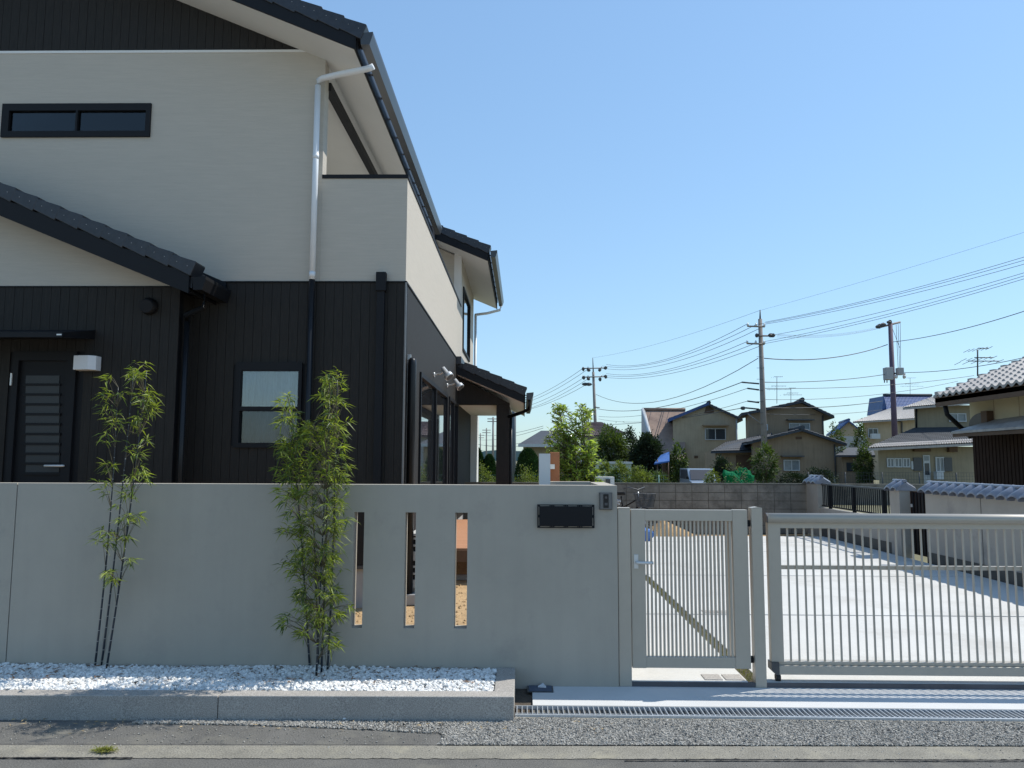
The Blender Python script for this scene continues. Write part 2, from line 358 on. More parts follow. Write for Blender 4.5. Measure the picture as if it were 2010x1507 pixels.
# yard soil and driveway
sheet('yard_soil', M_soil, [(-12, 5.78), (.9, 5.78), (.9, 17.36), (-12, 17.36)], -.004)
sheet('yard_soil_behind_driveway', M_soil, [(.9, 16.3), (6.3, 16.3), (6.3, 17.36), (.9, 17.36)], -.008)
b = MB()                                                           # uneven lumps of raked soil
for _ in range(1400):
    x, y = rnd.uniform(-3, .6), rnd.uniform(5.9, 10.5); r = rnd.uniform(.006, .022)
    b.add([(x - r, y, 0), (x, y - r, 0), (x + r, y, 0), (x, y + r, 0), (x, y, r * .8)], [(0, 1, 4), (1, 2, 4), (2, 3, 4), (3, 0, 4)])
b.build('soil_clods', M_soil, kind='stuff', label='small clods of sandy soil in the yard behind the wall', category='soil')
drv = B('driveway', M_dark, None, .70, 6.27, 5.72, 16.44, -.08, -.045, kind='structure')
drv['label'] = 'pale concrete driveway of poured slabs with open joints behind the gates'
ys = [5.685, 8.11, 10.84, 13.66, 15.25, 16.45]
xs_strip = 1.64
for i in range(5):
    y0, y1 = ys[i] + (.02 if i else 0), ys[i + 1] - .02
    xs = [(.70, 1.60), (1.70, 6.27)] if i < 2 else [(.70, 6.27)]
    for a, c in xs: B('concrete_slab', M_conc, drv, a, c, y0, y1, -.05, .035, bevel=.005)
# planted joint in the driveway
gj = B('planted_joint_soil', M_dsoil, drv, 1.604, 1.696, 5.70, 10.83, .0, .022)
gp = np.stack([nr.uniform(1.606, 1.694, 2600), nr.uniform(5.7, 10.8, 2600), np.full(2600, .02)], 1)
leaves('planted_joint_grass', gp, np.stack([nr.normal(0, .5, 2600), nr.normal(0, .5, 2600), np.ones(2600)], 1), nr.uniform(.015, .04, 2600), .005, mat('dry_joint_grass', (.17, .175, .075), .8, .4, 9, trans=.3, island=.4), None, .1,
       label='thin strip of dry grass growing in the driveway joint', category='grass')
for k, (a, c, y0, y1) in enumerate([(1.30, 1.43, 5.72, 5.86), (1.45, 1.585, 5.72, 5.86), (1.86, 2.0, 8.16, 8.3), (2.01, 2.14, 8.16, 8.3)]):
    B('stone_paver', M_gran, drv, a, c, y0, y1, .03, .041, bevel=.003)
# apron in front of the gates, damp gap by the kerb end
riser_sh = B('riser_shade_strip', mat('riser_shade_tone', (.10, .095, .10), .95, .2, 3), None, .70, 9, 5.672, 5.684, -.02, .033, kind='structure')  # dark strip standing in for the shade on the step riser
apr = B('driveway_apron', M_apron, None, .06, 9.0, 5.235, 5.682, -.05, .0, kind='structure')
B('earth_gap', M_dsoil, None, -.06, .06, 5.05, 5.66, -.05, -.018, kind='structure')
wm = thing('water_meter_lid', (.24, 5.57, 0), 'small dark blue meter lid set in the shaded concrete below the nameplate', 'meter lid')
mx0, mx1 = PZ(1035, 1355, 0).x, PZ(1086, 1355, 0).x
B('lid', mat('blue_grey_plastic', (.05, .075, .12), .5, .2, 8), wm, mx0 + .01, mx1 - .01, 5.52, 5.64, .002, .012, bevel=.003)
B('frame', M_dkalu, wm, mx0, mx1, 5.51, 5.65, .0005, .006)
MB().prism([PZ(1056, 1349, .014), PZ(1072, 1350, .014), PZ(1066, 1343, .014)], (0, 0, .01)).build('tag', M_white, wm)
# drainage grating along the apron
gr = thing('drain_grating', (0, 5.14, 0), 'long galvanised steel drain grating between the apron and the grey gravel', 'drain grating')
ga, gb, gx0, gx1 = 5.04, 5.215, -.055, 6.2
B('channel', M_dark, gr, gx0, gx1, ga + .02, gb - .005, -.10, -.085)
B('channel_side', M_gutc, gr, gx0, gx1, gb, gb + .018, -.1, -.001); B('channel_side', M_gutc, gr, gx0, gx1, ga - .03, ga - .012, -.1, -.01)
B('edge_rail', M_steel, gr, gx0, gx1, ga - .01, ga + .006, -.03, .004); B('edge_rail', M_steel, gr, gx0, gx1, gb - .008, gb - .002, -.03, .004)
B('centre_rod', M_steel, gr, gx0, gx1, ga + .045, ga + .051, -.012, -.004)
proto = None
for i in range(160):
    x = gx0 + .012 + i * .033
    if x > gx1: break
    if proto is None: proto = B('bar', M_steel, gr, x - .0025, x + .0025, ga + .006, gb - .008, -.025, .003)
    else:
        o = proto.copy(); o.location.x += i * .033; C.objects.link(o)
# ------------------------------------------------------------------ kerb of granite blocks with white pebble bed
kb = B('kerb', M_gutc, None, -9, -.2, 4.99, 5.05, -.05, .03, kind='structure')
def kf(x): return 4.972 + .018 * (x + .06)          # the kerb runs very slightly askew
for x0, x1 in [(-.06, -1.905), (-1.909, -3.75), (-3.754, -5.6), (-5.604, -7.45)]:
    MB().prism([(x1, kf(x1), -.05), (x0, kf(x0), -.05), (x0, kf(x0) + .12, -.05), (x1, kf(x1) + .12, -.05)], (0, 0, .18)).build('kerb_stone', M_gran, kb, bevel=.006)
MB().box(-.19, -.06, 5.094, 5.655, -.05, .129).build('kerb_stone', M_gran, kb, bevel=.006)
sheet('planting_bed', M_dsoil, [(-8, 5.0), (-.19, 5.06), (-.19, 5.66), (-8, 5.66)], .085)
n = 15000
px = nr.uniform(-4.3, -.2, n); py = nr.uniform(0, 1, n); py = 5.10 + .018 * (px + .06) + py * (5.655 - 5.10 - .018 * (px + .06))
pz = .102 + nr.uniform(0, .022, n) + .012 * np.sin(px * 3.1) * np.sin(py * 9)
scatter_mesh('white_pebbles', ICO_V, ICO_F, np.stack([px, py, pz], 1), nr.uniform(.009, .0185, n), M_white_gr, flat=.75, kind='stuff', label='bed of white pebbles between the wall and the kerb', category='pebbles')
n = 1500
px = nr.uniform(-8, -4.3, n); scatter_mesh('white_pebbles', ICO_V, ICO_F, np.stack([px, nr.uniform(5.04, 5.65, n), .105 + nr.uniform(0, .02, n)], 1), nr.uniform(.015, .035, n), M_white_gr, flat=.6, kind='stuff', label='white pebbles continuing left beyond the first bamboo', category='pebbles')
n = 520
px = nr.uniform(-4.2, -.25, n); py = nr.uniform(5.25, 5.65, n)
leaves('fallen_leaves', np.stack([px, py, np.full(n, .132)], 1), np.stack([nr.normal(size=n), nr.normal(size=n), nr.normal(0, .15, n)], 1), nr.uniform(.02, .07, n), .009, M_dryleaf, None, 0, label='brown fallen bamboo leaves on the white pebbles', category='fallen leaves')
n = 150
leaves('scattered_debris', np.stack([nr.uniform(-3.4, .6, n), 4.95 - np.abs(nr.normal(0, .09, n)), np.full(n, -.012)], 1), np.stack([nr.normal(size=n), nr.normal(size=n), nr.uniform(0, .3, n)], 1), nr.uniform(.012, .05, n), .008, mat('straw_leaf', (.34, .25, .13), .8, .4, 20, island=.4), None, 0, label='dry leaves and straw scattered on the road along the kerb', category='fallen leaves')
# grey road gravel along the grating and spilling left under the kerb
def gravel(n, x0, x1, yf, z0, s0, s1):
    px = nr.uniform(x0, x1, n); u = nr.rand(n); lo, hi = yf(px); return np.stack([px, lo + u * (hi - lo), z0 + nr.uniform(0, .008, n)], 1), nr.uniform(s0, s1, n)
P1, S1 = gravel(42000, -.48, 4.2, lambda x: (4.565 + .022 * x, np.full_like(x, 5.03)), -.018, .0035, .0088)
P2, S2 = gravel(8000, -2.4, -.3, lambda x: (4.965 + .018 * (x + .06) - .06 - .20 * ((x + 2.4) / 2.1) ** 2, 4.975 + .018 * (x + .06)), -.018, .003, .009)
P3 = np.stack([nr.uniform(-3.3, 3.6, 1500), nr.normal(4.72, .16, 1500), np.full(1500, -.016)], 1); S3 = nr.uniform(.002, .006, 1500)
sheet('gravel_bed', mat('gravel_bed_ground', (.22, .22, .21), .95, .4, 60, .006, 120, fine=200), [(-.5, 4.56), (9, 4.76), (9, 5.03), (-.06, 5.03), (-.35, 4.96)], -.014)
scatter_mesh('grey_gravel', OCT_V, OCT_F, np.concatenate([P1, P2, P3]), np.concatenate([S1, S2, S3]), M_grey_gr, flat=.8, kind='stuff', label='loose grey gravel between the road gutter and the drain grating', category='gravel')
PL, SL = gravel(160, -.3, 4.2, lambda x: (4.6 + .022 * x, np.full_like(x, 5.02)), -.008, .006, .011)
scatter_mesh('dark_gravel', OCT_V, OCT_F, PL, SL, mat('dark_gravel_stone', (.12, .12, .12), .85, .4, 37), flat=.7, kind='stuff', label='dark chips mixed in the grey roadside gravel', category='gravel')
st = scatter_mesh('white_pebble', ICO_V, ICO_F, [PZ(676, 1410, -.005)], [.014], M_white_gr, label='single white pebble lying on the road below the kerb', category='pebble')
# weed in the crack
wd = thing('weed', PZ(205, 1476, 0), 'small yellow-green weed tuft growing in the road crack at left', 'weed')
bp = np.array(PZ(205, 1474, -.01)) + np.stack([nr.normal(0, .03, 240), nr.normal(0, .008, 240), np.zeros(240)], 1)
leaves('blades', bp, np.stack([nr.normal(0, .9, 240), nr.normal(-.2, .5, 240), nr.uniform(.3, 1, 240)], 1), nr.uniform(.02, .065, 240), .005, mat('weed_leaf', (.25, .26, .08), .7, .3, 9, trans=.4), wd, .3)

# ================================================================== WHITE STREET WALL
ww = thing('white_garden_wall', (-1.5, 5.72, 0), 'pale grey rendered garden wall along the street with three vertical slits', 'wall')
ZT = 1.418
jx = -3.735
sx = [(PY(693, 1110, WY).x, PY(713, 1110, WY).x), (PY(794, 1110, WY).x, PY(815, 1110, WY).x), (PY(892.5, 1110, WY).x, PY(917, 1110, WY).x)]
wallgrid([jx + .004, .676], [-.05, ZT], [(a, c, .395, 1.218) for a, c in sx], WY, WY + .12).build('wall_panel', M_stucco, ww)
MB().box(-9, jx - .004, WY, WY + .12, -.05, ZT).build('wall_panel', M_stucco, ww)
MB().box(jx - .004, jx + .004, WY + .01, WY + .11, -.05, ZT - .012).build('joint_filler', M_found, ww)
MB().box(.556, .676, WY + .12, 6.6, -.05, ZT - .001).build('return_wall', M_stucco, ww)
MB().box(.19, .556, 6.48, 6.6, -.05, ZT + .004).build('inner_wall', M_stucco, ww)
MB().box(.125, .217, 6.44, 6.64, -.05, 1.655).build('pier', M_wsoff, ww)
ms = thing('terracotta_screen_post', (.26, 6.75, 0), 'terracotta coloured post standing behind the white pier beside the young tree', 'post')
B('post', M_terra, ms, .222, .305, 6.70, 6.86, 0, 1.67, bevel=.004); B('shelf', M_wsoff, ms, .225, .262, 6.655, 6.70, 1.525, 1.565)
ew = thing('far_gate_pier', (.8, 7.85, 0), 'low white pier with its own door intercom behind the corner of the street wall', 'pier')
a, c = PY(1154, 940, 7.8), PY(1206, 936, 7.8)
MB().box(a.x, c.x, 7.8, 7.95, 0, c.z).build('pier_block', M_wsoff, ew)
q0, q1 = PY(1189, 940, 7.78), PY(1198, 952, 7.78); B('intercom', M_dkalu, ew, q0.x, q1.x, 7.775, 7.8, q1.z, q0.z); B('mail_slot', M_dkalu, ew, PY(1160, 940, 7.78).x, PY(1176, 940, 7.78).x, 7.79, 7.8, PY(1160, 950, 7.78).z, PY(1160, 943, 7.78).z)
# nameplate
nf = thing('nameplate', PY(1110, 1036, WY), 'blank black metal nameplate with a slotted border on the white wall', 'nameplate')
a, c = PY(1054.5, 989.5, WY), PY(1166.5, 1036, WY); X0, X1, Z0, Z1 = a.x, c.x, c.z, a.z; w = X1 - X0; h = Z1 - Z0
holes = []; e0, e1 = .0065, .0125
for (u0, u1) in [(.05, .215), (.30, .46), (.54, .70), (.79, .955)]:
    holes += [(X0 + w * u0, X0 + w * u1, Z1 - e1, Z1 - e0), (X0 + w * u0, X0 + w * u1, Z0 + e0, Z0 + e1)]
for u in (.238, .275, .482, .516, .722, .762): holes += [(X0 + w * u - .002, X0 + w * u + .002, z, z + .004) for z in (Z1 - .0115, Z0 + .0075)]
for (v0, v1) in [(.1, .44), (.56, .9)]: holes += [(X0 + .009, X0 + .015, Z0 + h * v0, Z0 + h * v1), (X1 - .015, X1 - .009, Z0 + h * v0, Z0 + h * v1)]
wallgrid([X0, X1], [Z0, Z1], holes, WY - .022, WY - .019).build('border_plate', M_black, nf)
B('panel', M_black, nf, X0 + .018, X1 - .018, WY - .028, WY - .0225, Z0 + .016, Z1 - .016)
for xx in (X0 + .03, X1 - .03): MB().tube([(xx, WY - .019, (Z0 + Z1) / 2), (xx, WY, (Z0 + Z1) / 2)], .005, 8).build('standoff', M_dkalu, nf)
# intercom
it = thing('door_intercom', PY(1188, 1000, WY), 'small grey and black door intercom at the right end of the white wall', 'intercom')
a, c = PY(1176, 966, WY), PY(1201.5, 1000, WY)
B('housing', M_dkalu, it, a.x, c.x, WY - .022, WY, c.z, a.z, bevel=.004)
B('face', mat('grey_metal_face', (.13, .13, .13), .4, .05, 8, metal=.3), it, a.x + .006, c.x - .006, WY - .026, WY - .022, c.z + .006, a.z - .006)
B('speaker_panel', M_gblack, it, a.x + .028, c.x - .028, WY - .031, WY - .026, c.z + .014, a.z - .012, bevel=.002)
zc = (a.z + c.z) / 2; xc = (a.x + c.x) / 2
MB().tube([(xc, WY - .034, zc + .026), (xc, WY - .031, zc + .026)], .009, 14).build('lens', M_dwin, it)
B('call_button', M_dkalu, it, xc - .011, xc + .011, WY - .0335, WY - .031, zc - .03, zc - .012)

# ================================================================== GATES
gy = 5.70
pg = thing('pedestrian_gate', (1.18, gy, 0), 'narrow hinged aluminium bar gate beside the white wall', 'gate')
def col(pxa, pxb, py=1150): return PY(pxa, py, WY).x, PY(pxb, py, WY).x
gz1, gz0 = 1.247, .125
a, c = col(1214.5, 1238.5, 1110); B('post', M_alu, pg, a - .002, c, gy - .03, gy + .04, 0, 1.252, bevel=.003)
B('post_cap', M_alu, pg, a - .003, c + .001, gy - .032, gy + .042, 1.252, 1.258, bevel=.002)
l0, l1 = col(1240, 1268, 1110); r0, r1 = col(1441.5, 1471, 1110)
B('stile', M_alu, pg, l0, l1, gy - .02, gy + .03, gz0, gz1, bevel=.003)
B('stile', M_alu, pg, r0, r1, gy - .02, gy + .03, gz0, gz1, bevel=.003)
B('top_rail', M_alu, pg, l1, r0, gy - .017, gy + .027, gz1 - .082, gz1 - .003, bevel=.002)
B('bottom_rail', M_alu, pg, l1, r0, gy - .017, gy + .027, gz0 + .002, gz0 + .078, bevel=.002)
nb = 22
for i in range(nb):
    x = l1 + (r0 - l1) * (i + .62) / (nb + .2)
    B('bar', M_alu, pg, x - .0065, x + .0065, gy - .008, gy + .016, gz0 + .078, gz1 - .082)
B('edge_channel', M_alu, pg, r0 - .026, r0 - .012, gy - .01, gy + .05, gz0 + .078, gz1 - .082)
# lever handle, hinges
hz = PY(1255, 1104, WY).z; hx = PY(1250, 1104, WY).x
B('lock_plate', M_silver, pg, hx - .018, hx + .014, gy - .026, gy - .02, hz - .045, hz + .055, bevel=.002)
MB().tube([(hx, gy - .02, hz), (hx, gy - .055, hz), (hx + .03, gy - .06, hz), (hx + .115, gy - .058, hz)], .011, 8).build('lever_handle', M_silver, pg)
for z in (gz0 + .06, gz1 - .1): B('hinge', M_black, pg, r1, r1 + .022, gy - .012, gy + .012, z - .02, z + .025)
pp = thing('gate_post', (1.7, gy, 0), 'freestanding square aluminium gate post between the two gates', 'post')
a, c = PY(1478, 1150, WY).x, PY(1499, 1150, WY).x
B('post', M_alu, pp, a + .004, c + .006, gy - .035, gy + .045, 0, 1.262, bevel=.003)
MB().prism([(a + .003, gy - .036, 1.262), (c + .007, gy - .036, 1.262), ((a + c) / 2 + .01, gy - .036, 1.268)], (0, .082, 0)).build('post_cap', M_alu, pp)
# sliding gate
sg = thing('sliding_gate', (2.9, gy, 0), 'long horizontal aluminium bar driveway gate on small castors', 'gate')
s0 = PY(1513, 1150, WY).x; s1 = 5.95; SY = 5.72
sp0 = PY(1512, 1150, WY).x + .006; sp1 = PY(1538.5, 1150, WY).x
pr = []
for k in range(9):
    th = math.pi * k / 8; pr.append((sp0 - .002, SY + .005 - .045 * math.cos(th), 1.19 + .032 * math.sin(th)))
pr += [(sp0 - .002, SY + .05, 1.155), (sp0 - .002, SY - .04, 1.155)]
MB().prism(pr, (s1 - sp0, 0, 0), True).build('top_cap', M_alu, sg)
MB().prism([(x - .006, y, z) for x, y, z in pr], (.006, 0, 0)).build('end_cap', M_dkalu, sg)
B('top_rail', M_alu, sg, sp1, s1, SY - .02, SY + .03, 1.115, 1.156)
B('stile', M_alu, sg, sp0, sp1, SY - .022, SY + .032, .17, 1.155, bevel=.003)
zm = PY(1700, 1117, WY).z
B('middle_rail', M_alu, sg, sp1, s1, SY + .012, SY + .045, zm - .014, zm + .014)
B('bottom_rail_top', M_alu, sg, sp0 + .012, s1, SY - .012, SY + .05, .150, .172)
B('bottom_rail', M_alu, sg, sp0 + .05, s1, SY - .03, SY + .05, .085, .148, bevel=.003)
MB().prism([(sp0 - .004, SY - .034, .17), (sp0 + .05, SY - .034, .17), (sp0 + .05, SY - .034, .083), (sp0 + .028, SY - .034, .083), (sp0 - .004, SY - .034, .115)], (0, .09, 0)).build('corner_cap', M_dkalu, sg)
bx0 = PY(1554, 1150, WY).x; pitch = (PY(1998, 1150, WY).x - bx0) / 26.6
i = 0; proto = None
while bx0 + i * pitch < s1 - .04:
    x = bx0 + i * pitch
    if proto is None: proto = B('bar', M_alu, sg, x - .0068, x + .0068, SY - .002, SY + .005, .172, 1.115)
    else: o = proto.copy(); o.location.x += i * pitch; C.objects.link(o)
    i += 1
wx = PY(1532, 1330, WY).x
B('caster_bracket', M_steel, sg, wx - .008, wx + .008, SY - .012, SY + .018, .065, .085)
MB().tube([(wx - .016, SY, .063 - .002), (wx + .016, SY, .061)], .026, 14).build('caster_wheel', M_rubber, sg)

# ================================================================== NEW HOUSE
HY = 8.5; XE = -1.34; ZB = 3.6; ZP = 4.83; ZBAND = 6.35; XU = -2.32; K = .42
hs = thing('new_house', (-4, 10, 0), 'two-storey white and black clad new house with dark tiled roofs behind the wall', 'house')
zs = lambda X: 6.027 + K * (-1.851 - X)           # soffit plane of main roof
RX = -6.3
# --- walls
win = (PY(465, 795, HY).x, PY(590, 795, HY).x, PY(530, 875, HY).z, PY(530, 715, HY).z)
wallgrid([-10.6, XE], [.42, ZB], [win], HY + .012, HY + .14).build('front_wall', M_black, hs)
uw = (PY(7, 235, HY).x, PY(295, 235, HY).x, PY(150, 268, HY).z, PY(150, 206, HY).z)
wallgrid([-10.6, XU], [ZB, ZBAND - .03], [uw], HY, HY + .17).build('upper_wall', M_wside, hs)
MB().prism([(-2.315, HY + .001, ZBAND - .03), (XU + .001, HY + .001, zs(XU) + .05), (-2.32 - .3, HY + .001, ZBAND - .03)], (0, .16, 0)).build('upper_wall_corner', M_wside, hs)
B('band_trim', M_wsoff, hs, -10.6, XU, HY - .008, HY + .012, ZBAND - .03, ZBAND)
MB().prism([(-10.0, HY + .012, ZBAND), (-2.62, HY + .012, ZBAND), (RX, HY + .012, zs(RX))], (0, .15, 0)).build('gable_wall', M_black, hs)
B('balcony_front', M_wside, hs, XU + .001, XE, HY, HY + .15, ZB, ZP - .03)
MB().box(XU + .001, XE + .012, HY - .012, HY + .16, ZP - .0299, ZP + .014).box(XE - .15, XE + .012, HY + .16, 15.93, ZP - .0299, ZP + .014).build('parapet_cap', M_black, hs)
B('balcony_side', M_wside, hs, XE - .14, XE, HY + .15, 15.94, ZB, ZP - .03)
MB().box(-3.3, XE - .15, HY + .16, 15.93, ZB + .1, ZB + .2).build('balcony_floor', M_wsoff, hs)
B('balcony_inner_wall', M_wside, hs, -3.35, -3.2, HY + .17, 15.94, ZB, 6.6)
B('lintel_beam', M_black, hs, XU - .05, XU + .03, HY + .16, 15.93, 5.93, 6.03)
B('upper_side_panel', M_wsoff, hs, XU - .05, XU + .002, HY + .17, 15.93, 6.03, zs(XU) + .02)
B('balcony_ceiling', M_wsoff, hs, -3.2, XU - .05, HY + .17, 15.93, 6.03, 6.06)
# east ground-floor side wall with sliding windows
sw = []
for (pa, pb, top) in [(822, 876, 733), (880, 897, 733)]:
    ya, yb = PX(pa, 850, XE).y, PX(pb, 850, XE).y; sw.append((ya, yb, .5, 2.72))
fY = lambda x, y, z: (XE - y, x, z)
wallgrid([HY + .15, 19.9], [.42, ZB], sw, 0.0, .14, fY).build('side_wall', M_bside, hs)
B('side_wall_trim', M_black, hs, XE - .01, XE + .012, HY, 15.3, ZB - .012, ZB + .008)
for a, c, z0, z1 in sw:
    wf = wallgrid([a, c], [z0, z1], [(a + .05, (a + c) / 2 - .025, z0 + .06, z1 - .06), ((a + c) / 2 + .025, c - .05, z0 + .06, z1 - .06)], -.025, .06, fY).build('window_frame', M_black, hs)
    for u, v in ((a + .05, (a + c) / 2 - .025), ((a + c) / 2 + .025, c - .05)): MB().box(XE - .02, XE - .012, u, v, z0 + .06, z1 - .06).build('pane', mat('dark_reflecting_glass', (.02, .023, .027), .02, .1, 2, spec=1.0, coat=.5), wf)
B('foundation', M_found, hs, -10.6, XE - .02, HY + .03, 19.8, -.05, .42)
B('foundation_flashing', M_dkalu, hs, -10.6, XE + .008, HY - .012, HY + .05, .415, .45)
# upper block at the far end
wz = (PX(909, 530, XE), PX(921.5, 600, XE)); bw = (wz[0].y, wz[1].y, 3.95, 5.35)
wallgrid([15.94, 19.9], [ZB, 5.95], [bw], 0, .15, fY).build('upper_side_wall', M_wside, hs)
wf = wallgrid([bw[0], bw[1]], [bw[2], bw[3]], [(bw[0] + .06, bw[1] - .06, bw[2] + .06, bw[3] - .06)], -.03, .05, fY).build('window_frame', M_black, hs)
MB().box(XE - .02, XE - .01, bw[0] + .06, bw[1] - .06, bw[2] + .06, bw[3] - .06).build('pane', MATS['dark_reflecting_glass'], wf)
MB().prism([(-3.2, 15.94, ZB + .2), (XE - .151, 15.94, ZB + .2), (XE - .151, 15.94, 5.92), (-3.2, 15.94, 6.72)], (0, .15, 0)).build('upper_end_wall', M_wside, hs)
B('corner_board', M_wsoff, hs, XE - .15, XE + .004, 15.935, 15.99, 3.72, 5.95)
B('back_wall', M_bside, hs, -10.6, XE - .14, 19.75, 19.9, .42, 6)
B('west_wall', M_bside, hs, -10.75, -10.6, HY, 19.9, .42, 6)
# --- black boards of the front (vertical cladding, one by one)
def boards(x0, x1, zlo, zhi, y, holes=(), w=.1008, par=hs, m=M_bside):
    x = x1
    while x > x0 + .01:
        a = max(x - w + .0035, x0); c = x
        segs = [(zlo, zlo)]; z1a = zhi(a) if callable(zhi) else zhi; z1c = zhi(c) if callable(zhi) else zhi
        spans = [(zlo, None)]
        for (hx0, hx1, hz0, hz1) in holes:
            if a < hx1 - .003 and c > hx0 + .003: spans = ([(zlo, hz0)] if hz0 > zlo + .02 else []) + ([(hz1, None)] if not callable(zhi) and hz1 < zhi - .01 else [])
        for s, e in spans:
            ta, tc = (z1a, z1c) if e is None else (e, e)
            if max(ta, tc) - s < .015: continue
            yo = y + rnd.uniform(-.001, .001)
            MB().prism([(a, yo, s), (c, yo, s), (c, yo, max(tc, s + .002)), (a, yo, max(ta, s + .002))], (0, .012, 0)).build('siding_board', m, par)
        x -= w
boards(-3.76, XE, .45, ZB - .012, HY, [win])
boards(-6.4, -2.63, ZBAND, lambda x: zs(x) + .01 if x > RX else zs(RX), HY - .001)
B('band_flashing', M_black, hs, -3.8, XE + .004, HY - .012, HY + .011, ZB - .011, ZB + .003)
B('corner_trim', mat('corner_trim_metal', (.16, .155, .15), .4, .1, 6), hs, XE - .006, XE + .012, HY - .014, HY + .004, .45, ZB - .013)
# --- sash window of main front
def pbox(a, b_, c, d, Y): A = PY(a, (c + d) / 2, Y); Bq = PY(b_, (c + d) / 2, Y); return A.x, Bq.x, PY((a + b_) / 2, d, Y).z, PY((a + b_) / 2, c, Y).z
wx0, wx1, wz0, wz1 = win
g1 = pbox(470.5, 585, 728, 798, HY); g2 = pbox(470.5, 585, 806.5, 869, HY)
gx0_, gx1_ = wx0 + .04, wx1 - .028
fr = wallgrid([wx0 - .012, wx1 + .012], [wz0 - .02, wz1 + .02], [(gx0_, gx1_, g1[2], g1[3]), (gx0_, gx1_, g2[2], g2[3])], HY - .03, HY + .06).build('window_frame', M_black, hs)
for g, yy, gm_ in ((g1, HY + .005, G_win), (g2, HY + .02, G_low)): MB().box(gx0_ - .005, gx1_ + .005, yy, yy + .005, g[2] - .005, g[3] + .005).build('pane', gm_, fr)
b = MB(); n = 60
for i in range(n): 
    xa = gx0_ - .05 + (gx1_ - gx0_ + .1) * i / n; xb = gx0_ - .05 + (gx1_ - gx0_ + .1) * (i + 1) / n
    ya = HY + .12 + .018 * math.sin(i * .9) + .01 * math.sin(i * .37); yb = HY + .12 + .018 * math.sin((i + 1) * .9) + .01 * math.sin((i + 1) * .37)
    b.add([(xa, ya, wz0 - .02), (xb, yb, wz0 - .02), (xb, yb, wz1 + .02), (xa, ya, wz1 + .02)], [(0, 1, 2, 3)], True)
b.build('curtain', M_curt, hs)
# upper strip window
gy0, gy1 = uw[2] + .06, uw[3] - .075
mx_ = PY(152, 238, HY).x; ga0 = uw[0] + .075; ga1 = uw[1] - .045
fr = wallgrid([uw[0] - .01, uw[1] + .01], [uw[2] - .01, uw[3] + .01], [(ga0, mx_ - .012, gy0, gy1), (mx_ + .012, ga1, gy0, gy1)], HY - .025, HY + .06).build('window_frame', M_black, hs)
for u, v in ((ga0, mx_ - .012), (mx_ + .012, ga1)): MB().box(u, v, HY + .01, HY + .015, gy0, gy1).build('pane', G_dk, fr)
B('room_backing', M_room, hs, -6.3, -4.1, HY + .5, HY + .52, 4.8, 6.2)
# --- main roof
def rake_tiles(x_e, z_e, y0, k, n, ln=.265, h=.155, dep=.24, screws=True, par=hs, m=M_tile, lift=.022):
    """verge tiles stepping up a rake from the eave at x_e (top z_e), towards -x"""
    s = math.hypot(1, k); ux, uz = -1 / s, k / s; nx, nz = k / s, 1 / s
    first = None
    for i in range(n):
        p0 = Vector((x_e + ux * ln * i, y0, z_e + uz * ln * i)); L = ln + .004
        P = lambda a, b_: Vector((p0.x + ux * a + nx * b_, y0, p0.z + uz * a + nz * b_))
        o = MB().prism([P(0, -h), P(0, lift - .012), P(.012, lift), P(L, 0), P(L, -h + .03), P(ln, -h + .02)], (0, dep, 0)).build('verge_tile', m, par, bevel=.006)
        if screws:
            sb = MB()
            for a in (.07, .19): q = P(a, -.055); sb.tube([(q.x, y0 - .004, q.z), (q.x, y0, q.z)], .004, 6)
            sb.build('screw', M_found, o)
def zt(X): return zs(X) + .19
B('fascia', M_black, hs, -1.853, -1.835, 7.9, 15.3, zs(-1.851) - .005, zs(-1.851) + .17)
for sgn in (1,):
    MB().prism([(-1.851, 7.9, zs(-1.851)), (RX, 7.9, zs(RX)), (RX, 7.9, zs(RX) + .175), (-1.851, 7.9, zs(-1.851) + .175)], (0, .022, 0)).build('barge_board', M_black, hs)
MB().prism([(-1.85, 7.922, zs(-1.85)), (RX, 7.922, zs(RX)), (RX, 7.922, zs(RX) + .02), (-1.85, 7.922, zs(-1.85) + .02)], (0, 12, 0)).build('soffit', M_wsoff, hs)
MB().prism([(-1.83, 7.96, zs(-1.83) + .02), (RX, 7.96, zs(RX) + .02), (RX, 7.96, zt(RX)), (-1.83, 7.96, zt(-1.83))], (0, 12.3, 0)).build('roof', M_tile, hs)
MB().prism([(-10.75, 7.96, zs(-1.83) + .02), (RX, 7.96, zs(RX) + .02), (RX, 7.96, zt(RX)), (-10.75, 7.96, zt(-1.83))], (0, 12.3, 0)).build('roof', M_tile, hs)
rake_tiles(-1.72, zs(-1.72) + .30, 7.885, K, 18, screws=True)
# gutters: angular trough with brackets, run along Y
def gutter(x, z, y0, y1, w=.14, h=.13, par=hs, m=None):
    m = m or M_dkalu
    g = MB().prism([(x, y0, z), (x + .012, y0, z - h), (x + w * .75, y0, z - h), (x + w, y0, z - .02), (x + w, y0, z + .015), (x + w - .012, y0, z + .015), (x + w * .75 - .01, y0, z - h + .012), (x + .022, y0, z - h + .012), (x + .012, y0, z)], (0, y1 - y0, 0)).build('gutter', m, par)
    MB().prism([(x, y0 - .004, z), (x + .012, y0 - .004, z - h), (x + w * .75, y0 - .004, z - h), (x + w, y0 - .004, z - .02), (x + w, y0 - .004, z + .015)], (0, .004, 0)).build('gutter_end', m, par)
    yy = y0 + .25
    while yy < y1:
        B('gutter_bracket', m, par, x - .05, x + .015, yy, yy + .03, z - .03, z - .015); yy += .6
    return g
M_gut = mat('grey_gutter', (.045, .05, .056), .35, .05, 4)
gutter(-1.79, 6.20, 7.9, 14.95, m=M_gut)
